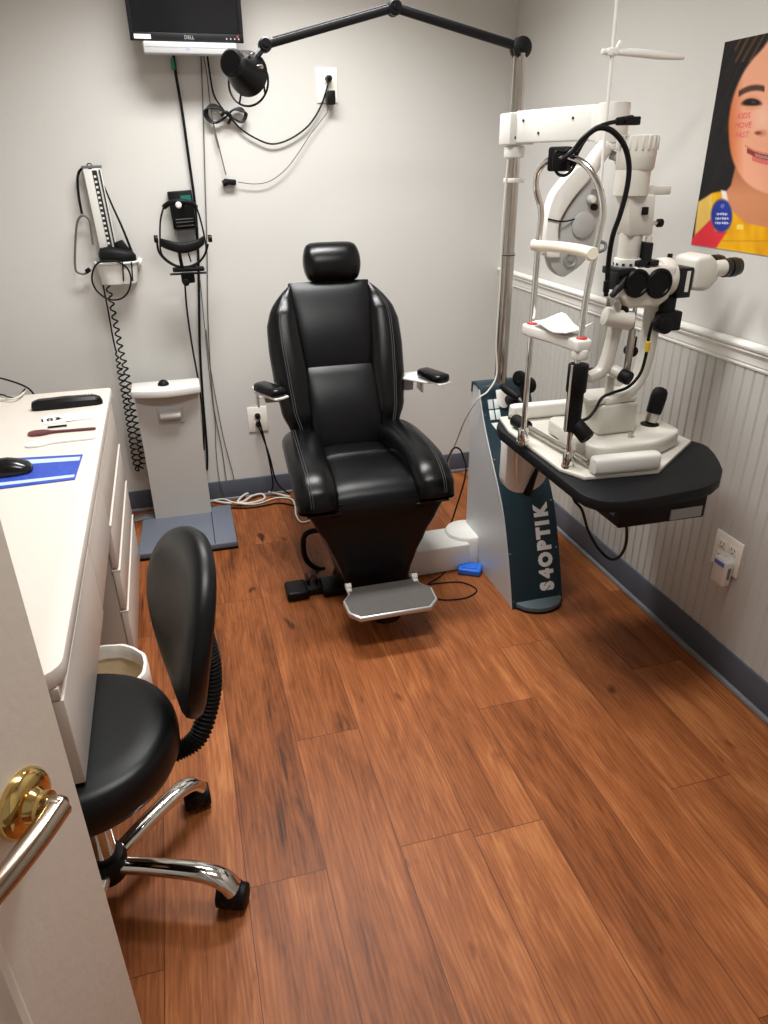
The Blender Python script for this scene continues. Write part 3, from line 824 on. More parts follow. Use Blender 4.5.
# clamp handle at the pole foot
h0 = at(502, 386, y=2.36); h1 = at(519, 398, y=2.27)
m = MB(); m.tube([h0, lerp(h0, h1, .3), lerp(h0, h1, .7), h1], .012, n=14, rfun=lambda t: .009+.008*math.sin(PI*min(1, t*.9+.1))); m.build('clamp_handle', rubber, isd)
m = MB(); m.tube([lerp(h0, h1, .95), lerp(h0, h1, 1.25)], .005, smooth=0); m.build('handle_rod', chrome, isd)
m = MB(); c = at(515, 404, y=2.32); m.cyl(c, c+V(0, .07, 0), .018, n=20, bev=.003); m.build('clamp_knob', rubber, isd)
for (x0, y0, x1, y1) in ((516, 369, 523, 389), (525, 378, 533, 393)):
    a = at((x0+x1)/2, (y0+y1)/2, y=2.2); m = MB(); m.cyl(a+V(-.006, 0, 0), a+V(.010, .006, 0), .028, n=22, bev=.003); m.build('table_lock_knob', rubber, isd)
m = MB(); m.tube([at(520, 380, y=2.2), at(524, 398, y=2.22), at(531, 415, y=2.2), V(1.13, 2.2, .66)], .011); m.build('lock_stem', blackm, isd)
# table column and swing arm
hx0, hx1 = at(507, 450, y=2.05).x, at(549, 455, y=2.05).x
hc = (hx0+hx1)/2
z0 = at(525, 487, y=2.10).z
pl = [(hx0, .69)]+[(hc+(hx1-hx0)/2*math.cos(PI+PI*k/12), z0+.06+.06*math.sin(PI+PI*k/12)) for k in range(13)]+[(hx1, .69)]
m = MB(); m.prism([V(x, 2.05, z_) for x, z_ in pl], (0, .055, 0), .008); m.build('table_bracket', whitep, isd)
m = MB(); m.span((hc+.01, 2.10, .51), (hc+.06, 2.36, .56), .006); m.build('swing_arm', whitep, isd)
m = MB(); m.tube([at(516, 452, y=2.045), at(516.5, 482, y=2.045)], .0055, smooth=0); m.build('bracket_rod', chrome, isd)
m = MB(); a = at(540, 462, y=2.03); b2 = at(527, 494, y=2.05)
m.tube([a, lerp(a, b2, .4), lerp(a, b2, .75), b2], .008, rfun=lambda t: .005+.012*t); m.build('brake_lever', rubber, isd)
m = MB(); p, t, nr = fpt(1.135, .43, .004); m.box(p, (.07, .02, .03), .006); m.build('lever_socket', rubber, isd)
# tabletop
tz = .75
tp = [(.903, 1.99), (.903, 1.44), (.92, 1.39), (.965, 1.352), (1.02, 1.345), (1.206, 1.360), (1.29, 1.395), (1.345, 1.45), (1.395, 1.545), (1.43, 1.66), (1.435, 1.80), (1.42, 1.95), (1.38, 2.06), (1.30, 2.12), (.95, 2.12), (.915, 2.08)]
tp = [(.903, 1.91), (.903, 1.44), (.908, 1.405), (.925, 1.375), (.95, 1.357), (.985, 1.349), (1.05, 1.348), (1.206, 1.360), (1.255, 1.374), (1.30, 1.402), (1.345, 1.45), (1.375, 1.50), (1.402, 1.555), (1.418, 1.60), (1.42, 1.625), (1.412, 1.65), (1.39, 1.68), (1.36, 1.75), (1.34, 1.95), (1.325, 2.01), (1.28, 2.03), (1.0, 2.03), (.94, 2.005), (.912, 1.955)]
m = MB(); m.prism([V(x, y_, tz-.032) for x, y_ in tp], (0, 0, .032), .006); m.build('tabletop', mat('black_tabletop', (18, 19, 22), .5, spec=.2, bump=.2, bscale=300, var=.05), isd)
# power box under the table
a, b2 = at(622, 523, z=.645), at(702, 512, z=.645)
m = MB(); m.prism([V(1.022, 1.64, .636), V(1.022, 1.415, .636), V(1.275, 1.408, .636), V(1.335, 1.485, .636), V(1.335, 1.64, .636)], (0, 0, .082), .003)
pbx = m.build('power_box', blackp, isd)
m = MB(); m.span((1.0205, 1.44, .66), (1.0225, 1.485, .695)); m.build('connector', mat('blue_connector', (62, 92, 150), .5), pbx)
m = MB(); m.span((1.0205, 1.50, .67), (1.0225, 1.55, .705)); m.build('socket', greyp, pbx)
m = MB(); m.span((1.17, 1.4065, .642), (1.265, 1.4125, .672)); m.build('rating_label', mat('grey_label', (150, 152, 152), .5), pbx)
lb = pbx

# ------------------------------------------------------------------ slit lamp on the table
sl = thing('slit_lamp', 'white slit lamp microscope with chin rest on the black table', 'slit lamp', (1.13, 1.68, tz))
pz = tz+.0005
m = MB(); m.prism([V(x, y_, pz) for x, y_ in ((.915, 1.875), (.918, 1.56), (.952, 1.488), (1.16, 1.470), (1.383, 1.635), (1.345, 2.0), (.94, 2.0))], (0, 0, .011), .003); m.build('base_plate', creamp, sl)
PZ = pz+.011
# rail covers left/right of the carriage
def rail(c0, c1, name):
    d = (c1-c0); L = d.length; d.normalize(); s_ = V(-d.y, d.x, 0); rs = []
    for t, e in ((0, .5), (.02, .85), (.07, 1), (.93, 1), (.98, .85), (1, .5)):
        c = c0+d*L*t; c.z = PZ+.024
        rs.append(sring(c, s_, V(0, 0, 1), .021*e, .0235*(.6+.4*e), 24, 4))
    return MB().rings(rs).build(name, whitep, sl)
rail(V(.975, 1.500, 0), V(1.165, 1.487, 0), 'rail_cover')
rail(V(.96, 1.965, 0), V(1.24, 1.955, 0), 'rail_cover')
MB().cyl((.945, 1.93, PZ+.02), (.985, 1.53, PZ+.02), .009, n=16).build('axle', steel, sl)
m = MB(); m.cyl((.947, 1.90, PZ+.02), (.953, 1.83, PZ+.02), .0195, n=24, bev=.002).cyl((.948, 1.89, PZ+.02), (.949, 1.87, PZ+.02), .019, n=24); m.build('roller', rubber, sl)
# side pad of the carriage
m = MB(); m.prism([V(.985, 1.60, PZ+.004), V(.985, 1.70, PZ+.004), V(.985, 1.70, PZ+.045), V(.985, 1.685, PZ+.058), V(.985, 1.615, PZ+.058), V(.985, 1.60, PZ+.045)], (.03, 0, 0), .003); m.build('carriage_cheek', creamp, sl)
# carriage
m = MB(); m.prism([V(1.01, 1.575, PZ+.004), V(1.05, 1.548, PZ+.004), V(1.19, 1.548, PZ+.004), V(1.25, 1.57, PZ+.004), V(1.305, 1.60, PZ+.004), V(1.322, 1.62, PZ+.004), V(1.322, 1.74, PZ+.004), V(1.30, 1.77, PZ+.004), V(1.03, 1.83, PZ+.004), V(1.01, 1.81, PZ+.004)], (0, 0, .044), .009, 3)
m.build('carriage', creamp, sl)
m = MB(); m.span((1.068, 1.63, PZ+.048), (1.185, 1.77, PZ+.136), .01, 3); ub = m.build('carriage_head', creamp, sl)
m = MB(); m.cyl((1.15, 1.60, PZ+.05), (1.15, 1.60, PZ+.062), .006, n=14, bev=.001).cyl((1.15, 1.60, PZ+.058), (1.15, 1.60, PZ+.064), .009, n=14); m.build('lock_screw', steel, sl)
# joystick
j0 = V(1.262, 1.675, PZ+.046); jd = V(.2, .04, .9).normalized()
m = MB(); m.lathe(j0, V(0, 0, 1), [(0, .026), (.004, .026), (.006, .02), (.007, .012)], 24); m.build('joystick_seat', rubber, sl)
m = MB(); m.lathe(j0+jd*.004, jd, [(0, .010), (.006, .017), (.03, .019), (.034, .020)], 24); jk = m.build('joystick', steel, sl)
m = MB(); m.lathe(j0+jd*.036, jd, [(0, .020), (.004, .0215), (.045, .023), (.062, .0215), (.071, .016), (.075, .006)], 24); m.build('joystick_grip', rubber, jk)
# head rest frame
YN, YFAR = 1.56, 1.76
un = at(568, 462, y=YN); uf = at(523, 437, y=YFAR)
xn, xf = un.x, uf.x
def foot(x, y_):
    m = MB(); m.cyl((x, y_, PZ), (x, y_, PZ+.045), .0155, n=22, bev=.002).cyl((x, y_, PZ), (x, y_, PZ+.008), .018, n=22); return m
foot(xn, YN).build('post_foot', chrome, sl); foot(xf, YFAR).build('post_foot', chrome, sl)
zt = at(600, 200, y=YN).z
ztf = at(541, 215, y=YFAR).z
npts = [V(xn, YN, PZ+.03), V(xn-.004, YN, 1.0), V(xn+.0, YN, 1.2), at(599, 235, y=YN), at(603, 213, y=YN), at(600, 190, y=1.565), at(590, 170, y=1.59), at(578, 160, y=1.62), at(562, 157, y=1.66), at(548, 161, y=1.71), at(538, 172, y=1.75), at(536, 188, y=YFAR), at(541, 212, y=YFAR), V(xf, YFAR, 1.30), V(xf, YFAR, 1.1), V(xf, YFAR, PZ+.03)]
m = MB(); m.tube(npts, .0078, n=14, smooth=8); m.build('headrest_tube', chrome, sl)
# forehead band
fa, fb = at(539, 247, y=YFAR), at(592, 251, y=YN)
fa.z = fb.z = (fa.z+fb.z)/2; fa.x -= .0; 
mid = (fa+fb)/2+V(.018, 0, 0)
m = MB(); m.tube([fa+V(-.012, .01, 0), lerp(fa, mid, .5)+V(.004, 0, 0), mid, lerp(mid, fb, .5)+V(.004, 0, 0), fb+V(-.004, -.012, 0)], .0135, n=16); m.build('forehead_band', ivory, sl)
for p in (fa, fb):
    m = MB(); m.cyl(p+V(0, 0, -.016), p+V(0, 0, .012), .0125, n=18, bev=.002); m.build('band_clip', whitep, sl)
m = MB(); m.tube([fb+V(.012, -.005, .002), fb+V(.028, -.008, .008), fb+V(.03, -.004, .02), fb+V(.02, 0, .024)], .004); m.build('fixation_hook', greym, sl)
# chin rest
ca, cb = at(530, 328, y=YFAR), at(581, 346, y=YN)
zc_ = (ca.z+cb.z)/2; xa_, xb_ = xf, xn
m = MB()
m.prism([V(xa_-.02, YFAR+.02, zc_-.016), V(xa_-.02, YFAR-.02, zc_-.016), V(xb_-.035, 1.66, zc_-.016), V(xb_-.02, YN-.02, zc_-.016), V(xb_+.02, YN-.018, zc_-.016), V(xb_+.028, 1.60, zc_-.016), V(xa_+.045, 1.70, zc_-.016), V(xa_+.02, YFAR+.018, zc_-.016)], (0, 0, .03), .006, 3)
m.build('chin_rest', whitep, sl)
for x, y_ in ((xa_, YFAR), (xb_, YN)):
    m = MB(); m.cyl((x, y_, zc_+.012), (x, y_, zc_+.019), .0135, n=22, bev=.002); m.build('height_ring', redm, sl)
m = MB(); m.cyl((xb_, YN, zc_-.035), (xb_, YN, zc_-.01), .0215, n=24, bev=.003); m.build('chin_rest_hub', whitep, sl)
# height sleeve on the near post
zs0, zs1, zs2 = at(572, 430, y=YN).z, at(574, 392, y=YN).z, at(577, 364, y=YN).z
m = MB(); m.cyl((xb_, YN, zs1), (xb_, YN, zs2), .0255, n=26, bev=.003).cyl((xb_, YN, zs0), (xb_, YN, zs1+.004), .021, n=26); m.build('height_sleeve', rubber, sl)
m = MB(); m.tube([V(xb_-.022, YN-.008, zs0), V(xb_-.022, YN-.008, zs2)], .004, smooth=0); m.build('guide_rod', chrome, sl)
k0_ = V(xb_+.016, YN-.02, zs0+.004); kd_ = V(.35, -.75, -.6).normalized()
m = MB(); m.lathe(k0_-kd_*.03, kd_, [(0, .012), (.006, .020), (.054, .021), (.058, .018), (.059, .010), (.052, .009)], 18); m.build('height_knob', rubber, sl)
# lamp tower (illumination column)
lx, ly = 1.062, 1.655
def zy(py, px=635): return at(px, py, y=ly).z
lx = at(635, 165, y=ly).x
ts = .062
prof = [(zy(171), .041), (zy(168), .0445), (zy(150), .046), (zy(136), .0465), (zy(135), .044), (zy(134.5), .02)]
m = MB(); m.lathe((lx, ly, 0), (0, 0, 1), prof, 40)
for k in range(20):
    a = 2*PI*k/20; p = V(lx+.0452*math.cos(a), ly+.0452*math.sin(a), 0); m.span((p.x-.0028, p.y-.0028, zy(150)), (p.x+.0028, p.y+.0028, zy(136.5)), .001)
m.build('lamp_housing', creamp, sl)
m = MB(); m.lathe((lx-.003, ly, 0), (0, 0, 1), [(zy(196), .036), (zy(195), .041), (zy(170), .041)], 36); m.build('lamp_collar', creamp, sl)
p1 = at(667, 189, y=ly)
m = MB(); m.span((lx-.02, ly-.024, zy(195)), (p1.x-.004, ly+.024, zy(186)), .003); m.build('lamp_shelf', creamp, sl)
m = MB(); bx = at(634, 215, y=ly).x
m.prism([V(at(622, 235, y=ly).x, ly-.03, zy(235)), V(at(646, 234, y=ly).x, ly-.03, zy(235)), V(at(649, 193, y=ly).x, ly-.032, zy(194)), V(at(622, 193, y=ly).x, ly-.032, zy(194))], (0, .06, 0), .006); m.build('filter_housing', creamp, sl)
m = MB(); q_ = at(645, 211, y=ly-.034); m.box(q_, (.016, .008, .018), .002); m.build('filter_lever', rubber, sl)
m = MB(); a = at(646, 223.5, y=ly); m.cyl(a, a+V(.036, 0, .0), .005, n=14); kk = m.build('aperture_stem', steel, sl)
m = MB(); a = a+V(.032, 0, 0); m.cyl(a, a+V(.014, 0, .0), .010, n=18, bev=.002); m.build('aperture_knob', rubber, kk)
nx = at(629, 250, y=ly).x
m = MB(); m.cyl((nx, ly, zy(262)), (nx, ly, zy(233)), .028, n=28).cyl((nx+.036, ly-.024, zy(258)), (nx+.036, ly-.024, zy(236)), .008, n=14); m.build('lamp_neck', creamp, sl)
m = MB(); m.cyl((nx, ly, zy(268)), (nx, ly, zy(257.5)), .034, n=36, bev=.002); m.build('scale_ring', whitep, sl)
m = MB()
for k in range(12):
    a = 2*PI*k/12+.2; p = V(nx+.0342*math.cos(a), ly+.0342*math.sin(a), zy(263)); m.box(p, (.0012, .007, .006), 0, Matrix.Rotation(a, 3, 'Z'))
m.build('scale_marks', inkm, sl)
# black bracket behind / over the microscope
m = MB(); a = at(641, 262, y=ly-.01); b2 = at(649, 241, y=ly-.01)
m.span((a.x-.012, ly-.05, a.z-.01), (b2.x-.012, ly+.0, b2.z), .003); a = at(638, 267, y=ly-.05); b2 = at(660, 260, y=ly-.05); m.span((a.x, ly-.05, a.z), (b2.x, ly+.03, b2.z), .003)
m.build('lamp_bracket', blackm, sl)
# mirror yoke
m = MB(); a = at(613, 268, y=ly-.02); b2 = at(634, 274, y=ly-.02); m.span((a.x, ly-.045, b2.z), (b2.x, ly+.03, a.z), .003)
for x0, x1, y0, y1 in ((612, 617, 272, 290), (622, 629, 285, 312)):
    a = at(x0, y1, y=ly-.03); b2 = at(x1, y0, y=ly-.03); m.span((a.x, ly-.045, a.z), (b2.x, ly-.005, b2.z), .002)
m.build('mirror_yoke', blackm, sl)
m = MB(); a, b2 = at(612, 296, y=ly-.055), at(628, 277, y=ly-.035); d_ = (b2-a).normalized()
m.tube([a, lerp(a, b2, .5), b2], .01, n=12, rfun=lambda t: .007+.006*t); m.build('yoke_lever', blackm, sl)
m = MB(); a = at(613, 282, y=ly-.025); b2 = at(621, 273, y=ly-.025); m.span((a.x, ly-.03, a.z), (b2.x, ly-.026, b2.z)); m.build('prism_mirror', mat('mirror_glass', (210, 214, 216), .05, 1), sl)
m = MB(); a = at(611, 313, y=ly-.02); b2 = at(622, 297, y=ly-.02); m.span((a.x, ly-.035, a.z), (b2.x, ly+.01, b2.z), .003); m.cyl(at(617, 305, y=ly-.045), at(617, 305, y=ly-.03), .008, n=14); m.build('focus_block', steel, sl)
# microscope body
yf_ = ly-.046
c0, c1 = at(623, 283, y=ly+.0), at(690, 283, y=ly)
mz = at(655, 283, y=yf_).z
xA, xB = at(624, 283, y=yf_).x, at(675, 283, y=yf_).x
zt_, zb_ = at(655, 265, y=yf_).z, at(655, 304, y=yf_).z
m = MB(); m.prism([V(xA, ly-.05, zb_+.02), V(xA+.02, ly-.05, zb_-.008), V(xB-.04, ly-.05, zb_-.008), V(xB-.01, ly-.05, zb_+.012), V(xB, ly-.05, zt_-.004), V(xA+.03, ly-.05, zt_)], (0, .10, 0), .01, 3); m.build('microscope_body', creamp, sl)
for (px, rr, yo) in ((659, .037, -.052), (637, .035, -.052)):
    c = at(px, 283.5, y=ly+yo)
    m = MB(); m.lathe(c, V(0, -1, 0), [(-.004, rr), (.003, rr), (.006, rr-.003), (.006, rr-.008), (.003, rr-.010), (.003, .002)], 36); m.build('magnification_dial', mat('gloss_black_dial', (7, 7, 8), .35, spec=.15), sl)
cx1, cx2 = at(667, 282, y=yf_).x, at(679, 281, y=yf_).x
m = MB(); m.lathe((cx1, ly, mz+.004), (1, 0, 0), [(0, .046), (.006, .05), (cx2-cx1-.004, .05), (cx2-cx1, .047)], 40); m.build('drum_cover', creamp, sl)
# black splitter with label
xa1, xb1 = at(679, 281, y=yf_).x, at(693, 280, y=yf_).x
zu, zd = at(685, 268, y=yf_).z, at(685, 298, y=yf_).z
m = MB(); m.span((xa1, ly-.046, zd), (xb1, ly+.046, zu), .003); bs = m.build('beam_splitter', blackm, sl)
a, b2 = at(684, 292, y=ly-.046), at(691, 271, y=ly-.046); m = MB(); m.span((a.x, ly-.0475, a.z), (b2.x, ly-.0462, b2.z)); m.build('white_label', whitep, bs)
m = MB(); a = at(669.5, 259, y=ly); m.cyl(a+V(0, 0, -.012), a+V(0, 0, .004), .003, n=10).cyl(a+V(0, 0, .002), a+V(0, 0, .013), .0065, n=14, bev=.001); m.build('lock_knob', rubber, sl)
# binocular head
zh = at(705, 272, y=yf_).z
xh0, xh1 = xb1+.001, at(723, 268, y=yf_).x
m = MB()
m.prism([V(xh0, ly-.048, zh-.045), V(lerp(xh0, xh1, .6), ly-.048, zh-.05), V(xh1-.006, ly-.048, zh-.024), V(xh1-.002, ly-.048, zh+.012), V(lerp(xh0, xh1, .55), ly-.048, zh+.042), V(xh0, ly-.048, zh+.035)], (0, .096, 0), .012, 3)
m.build('binocular_head', creamp, sl)
for yo in (-.033, .033):
    m = MB(); m.cyl((xh1-.02, ly+yo, zh+.004), (xh1+.02, ly+yo, zh+.006), .0205, n=28); et = m.build('eyepiece_tube', creamp, sl)
    m = MB(); m.lathe((xh1+.012, ly+yo, zh+.005), (1, 0, .04), [(0, .018), (.001, .0235), (.012, .0235), (.013, .021), (.017, .021), (.018, .0245), (.034, .0245), (.036, .0225), (.046, .0215), (.048, .018), (.046, .012), (.043, .011)], 30); m.build('eyepiece', mat('eyepiece_rubber', (16, 16, 17), .38), et)
# black unit hanging below
yc_ = ly-.04
m = MB(); m.span((at(664, 301, y=yc_).x, yc_, at(668, 318, y=yc_).z), (at(677, 301, y=yc_).x, ly+.02, zd+.003), .003)
m.span((at(658, 325, y=yc_).x, yc_-.004, at(670, 331, y=yc_).z), (at(681, 320, y=yc_).x, ly+.025, at(670, 312, y=yc_).z), .004)
c = at(667, 326, y=yc_-.02); m.cyl(c, c+V(0, .03, 0), .022, n=22, bev=.003); m.build('camera_adapter', rubber, sl)
# microscope arm, swept down to the carriage
pa_ = [at(655, 300, y=ly+.0), at(650, 330, y=ly), at(645, 358, y=ly), at(637, 380, y=ly), at(622, 394, y=ly), at(602, 402, y=ly)]
P = catmull(pa_, 6); rs = []
for i, p in enumerate(P):
    t = (P[min(i+1, len(P)-1)]-P[max(i-1, 0)]).normalized(); n2 = V(0, 1, 0).cross(t); f = i/(len(P)-1)
    rs.append(sring(p, V(0, 1, 0), n2, .022, lerp(.020, .014, min(1, f*1.5)), 18, 4))
MB().rings(rs).build('microscope_arm', creamp, sl)
# centre pillar pieces
m = MB(); a = at(636, 272, y=ly); b2 = at(634, 350, y=ly); m.span((a.x-.004, ly-.022, b2.z), (a.x+.004, ly-.014, at(636, 305, y=ly).z)); m.build('slit_rod', steel, sl)
# lamp arm: horizontal barrel, inclined strut, foot
a, b2 = at(604, 316, y=ly-.02), at(628, 320, y=ly-.02)
m = MB(); m.cyl(a, b2+V(0, -.015, 0), .0245, n=28, bev=.004); m.build('pivot_barrel', creamp, sl)
pa_ = [at(616, 325, y=ly-.01), at(611, 345, y=ly-.01), at(606, 362, y=ly-.01), at(600, 372, y=ly-.01), at(588, 378, y=ly-.01)]
P = catmull(pa_, 6); rs = []
for i, p in enumerate(P):
    t = (P[min(i+1, len(P)-1)]-P[max(i-1, 0)]).normalized(); n2 = V(0, 1, 0).cross(t); f = i/(len(P)-1)
    rs.append(sring(p, V(0, 1, 0), n2, .018, .0145, 18, 3.5))
MB().rings(rs).build('lamp_arm', creamp, sl)
m = MB(); a = at(624, 368, y=ly-.03); b2 = at(626, 345, y=ly-.03); m.span((at(618, 372, y=ly).x, ly-.035, at(622, 372, y=ly).z), (at(623, 372, y=ly).x, ly-.02, at(622, 327, y=ly).z), .003); m.build('scale_strut', steel, sl)
m = MB(); a = at(634, 352, y=ly-.03); m.cyl(a, a+V(-.0, .03, 0), .014, n=18, bev=.002); m.span((a.x-.006, ly-.02, at(634, 349, y=ly).z), (a.x+.012, ly, at(634, 335, y=ly).z), .002); m.build('slit_lock', rubber, sl)
a = at(622, 375, y=ly-.04); d_ = V(.45, -.75, -.25).normalized()
m = MB(); m.lathe(a-d_*.03, d_, [(0, .016), (.02, .0165), (.026, .014)], 20); sw = m.build('slit_width_stem', creamp, sl)
m = MB(); m.lathe(a-d_*.004, d_, [(0, .017), (.004, .0185), (.026, .0185), (.030, .016), (.031, .004)], 22); m.build('slit_width_knob', rubber, sw)
m = MB(); a = at(592, 370, y=ly+.01); m.cyl(a+V(0, 0, -.02), a+V(0, 0, .004), .014, n=18, bev=.002); m.build('arm_pivot_knob', rubber, sl)
# lower deck joining arms to the carriage
a, b2 = at(580, 398, y=ly), at(630, 392, y=ly)
m = MB(); m.span((1.03, ly-.02, PZ+.137), (1.18, ly+.075, PZ+.155), .005); m.cyl((1.1, ly, PZ+.1), (1.1, ly, at(600, 376, y=ly).z), .012, n=18); m.build('rotation_deck', creamp, sl)

# tissues on the chin rest
m = MB(); rows = []
for i in range(9):
    s_ = i/8; row = []
    for j in range(5):
        t = j/4; p = V(lerp(xa_+.015, xb_-.005, s_)+(t-.5)*.09+.015, lerp(YFAR-.012, YN+.028, s_)+(t-.5)*.03, zc_+.0175+.012*math.sin(s_*7+.4)*(.4+.6*t)+.006*t+.010*abs(t-.5))
        row.append(p)
    rows.append(row)
top = [[p+V(0, 0, .003) for p in r_] for r_ in rows]
m.rings([r_+list(reversed(t_)) for r_, t_ in zip(rows, top)])
tis = m.build('chin_rest_paper', paper); tag(rebase(tis), 'white crumpled paper sheets lying on the slit lamp chin rest', 'paper')

# slit lamp cables
def c3(name, label, pts, r_, m_, cat='cable', closed=False):
    o = MB().tube(pts, r_, closed=closed).build(name, m_); return tag(rebase(o), label, cat)
plug = at(622, 121, y=1.665)
m = MB(); m.cyl(at(617, 121.5, y=1.63), at(632, 120, y=1.64), .0085, .0105, 16, .002); m.span(at(626, 125, y=1.62), at(634, 117, y=1.65), .002)
m.tube([at(617, 121.5, y=1.63), at(606, 124, y=1.63), at(593, 130, y=1.63), at(583, 143, y=1.64), at(575, 158, y=1.645), at(571, 166, y=1.65)], .0045)
o = m.build('lamp_plug_cord', bcable); tag(rebase(o), 'black plug and cord above the lamp housing of the slit lamp', 'cable')
c3('lamp_power_cable', 'thick black cable arching from the chin rest frame to the lamp', [at(x, y_, y=q_) for x, y_, q_ in ((560, 160, 1.63), (574, 150, 1.62), (584, 138, 1.60), (598, 128, 1.58), (612, 131, 1.575), (624, 145, 1.575), (629, 165, 1.575), (627, 188, 1.575), (620, 215, 1.58), (613, 235, 1.59), (609, 258, 1.60), (607, 285, 1.62))], .0062, bcable)
c3('cable_wrap', 'small black cable loop tied around the top of the chin rest frame', [at(x, y_, y=1.63) for x, y_ in ((556, 152), (554, 165), (558, 174), (566, 175), (573, 168), (577, 157), (571, 149), (564, 152))], .0035, bcable, closed=True)
m = MB(); a = at(560, 159, y=1.665); m.box(a, (.05, .034, .052), .006, Matrix.Rotation(-.9, 3, 'Z')); o = m.build('cable_tie_block', rubber); tag(rebase(o), 'black wrapped clip on top of the bent chrome tube', 'clip')
c3('microscope_cable', 'thin black cable from the microscope down to the slit lamp base', [at(659, 316, y=1.60), at(653, 322, y=1.59), at(649, 336, y=1.595), at(646, 355, y=1.60), at(640, 374, y=1.60), at(628, 387, y=1.60), at(612, 393, y=1.595), at(602, 398, y=1.59), at(595, 410, y=1.585), at(588, 418, y=1.58), at(580, 421, y=1.585)], .0042, bcable)
m = MB(); a, b2 = at(648.5, 341, y=1.595), at(647, 351, y=1.60); m.cyl(a, b2, .0062, n=12); o = m.build('cable_tag', yellow); tag(rebase(o), 'yellow tag wrapped on the microscope cable', 'tag')
m = MB(); m.cyl(at(607, 281, y=1.60), at(606, 292, y=1.60), .008, n=14, bev=.001).cyl(at(606, 292, y=1.60), at(606, 296, y=1.60), .006, n=12); o = m.build('cable_connector', blackp); tag(rebase(o), 'black connector at the lower end of the thick lamp cable', 'connector')
c3('table_cable', 'black cable hanging in a loop beneath the slit lamp table', [V(1.0, 1.62, .715), at(573, 497, y=1.62), at(582, 510, y=1.60), at(588, 530, y=1.58), at(598, 548, y=1.55), at(610, 559, y=1.52), at(620, 556, y=1.48), at(626, 543, y=1.45), at(626, 524, y=1.43), V(1.035, 1.43, .655)], .0042, bcable)

# ------------------------------------------------------------------ phoropter hanging from the arm
PYP = 1.99
def pp(px, py, y=PYP): return at(px, py, y=y)
ph = thing('phoropter', 'white and grey phoropter hanging from the overhead white arm', 'phoropter', pp(575, 277))
band_o = [(578, 166), (563, 183), (554, 196), (548, 217), (545.5, 240), (547, 258)]
band_i = [(561, 258), (559, 239), (560, 224), (566, 211), (576, 196), (592, 177), (592, 166)]
def smooth2(pts, n=4): return [(p.x, p.y) for p in catmull([(a, b_, 0) for a, b_ in pts], n)]
m = MB(); m.prism([pp(*p, y=PYP-.04) for p in smooth2(band_o)+smooth2(band_i)], (.015, .07, 0), .006); m.build('front_shell', whitep, ph)
grey_o = smooth2([(590, 178), (598, 189), (601, 210), (600, 238), (593, 250), (583, 264), (570, 274), (562, 277), (553, 270), (549, 258)])
m = MB(); m.prism([pp(*p, y=PYP-.028) for p in grey_o+smooth2([(560, 240), (561, 224), (567, 211), (577, 196)])], (.008, .05, 0), .006); body = m.build('lens_battery', greyp, ph)
m = MB(); c = pp(570, 260, y=PYP-.029); m.lathe(c, V(0, -1, 0), [(0, .022), (.004, .022), (.005, .018), (.002, .015), (.002, .006), (.006, .005), (.006, .001)], 28); m.build('lens_dial', mat('mid_grey_dial', (140, 140, 138), .4), ph)
m = MB(); c = pp(583, 225, y=PYP-.029); m.lathe(c, V(0, -1, 0), [(0, .036), (.004, .036), (.007, .032), (.007, .004)], 36); m.build('lens_disc', greyp, ph)
m = MB(); c = pp(590, 199, y=PYP-.029); m.cyl(c, c+V(0, -.02, 0), .012, .010, 20, .002); m.build('axis_knob', whitep, ph)
m = MB(); c = pp(593, 207, y=PYP-.029); m.cyl(c, c+V(0, -.014, 0), .009, n=20, bev=.002); m.build('cylinder_knob', rubber, ph)
m = MB(); c = pp(546, 248, y=PYP-.02); m.cyl(c, c+V(-.016, 0, 0), .018, n=20, bev=.003); m.build('side_knob', whitep, ph)
m = MB(); m.tube([pp(548, 219, y=PYP-.042), pp(562, 221.5, y=PYP-.042), pp(575, 219, y=PYP-.032), pp(590, 213, y=PYP-.032)], .0022); m.build('cord', bcable, ph)
# stem up to the arm hub
s0 = pp(587, 172); s1 = V(E1.x, E1.y, zA-.004)
m = MB(); m.tube([s0, lerp(s0, s1, .5)+V(-.005, 0, 0), s1+V(-.012, -.01, -.0)], .026, n=22, rfun=lambda t: .026-.003*t); m.cyl(s1+V(-.012, -.01, -.018), s1+V(-.012, -.01, -.002), .034, n=26, bev=.003); m.build('stem', whitep, ph)
m = MB(); c = s1+V(.02, -.03, -.04); m.cyl(c, c+V(.02, -.02, -.03), .02, n=18, bev=.003).cyl(s1+V(.0, -.01, -.03), c, .012, n=12); m.build('tilt_knob', greyp, ph)
# near point rod
r0, r1 = at(600, 192, y=1.93), at(618, -12, y=1.93)
rx_ = at(609, 90, y=1.93).x
m = MB(); m.tube([lerp(r0, r1, 0), lerp(r0, r1, .5), r1], .0045, smooth=0); m.build('near_point_rod', whitep, ph)
m = MB(); m.box(r0+V(0, .012, 0), (.02, .04, .014), .003); m.build('rod_bracket', steel, ph)
h0 = at(612, 52, y=1.93)
m = MB(); m.box(h0, (.03, .02, .018), .004).cyl(h0+V(-.03, 0, .0), h0+V(.0, 0, 0), .007, n=14, bev=.002).box(h0+V(.018, 0, .014), (.012, .01, .022), .002, Matrix.Rotation(.5, 3, 'Y')); m.cyl(h0+V(0, -.012, 0), h0+V(0, -.009, 0), .005, n=12)
e0 = at(684, 57.5, y=1.90)
m.tube([h0+V(.01, 0, 0), lerp(h0, e0, .35)+V(0, 0, .002), lerp(h0, e0, .7), e0], .006, n=12, rfun=lambda t: .0045+.0055*math.sin(PI*min(1, .1+t*.9))**.8)
m.build('card_holder', whitep, ph)

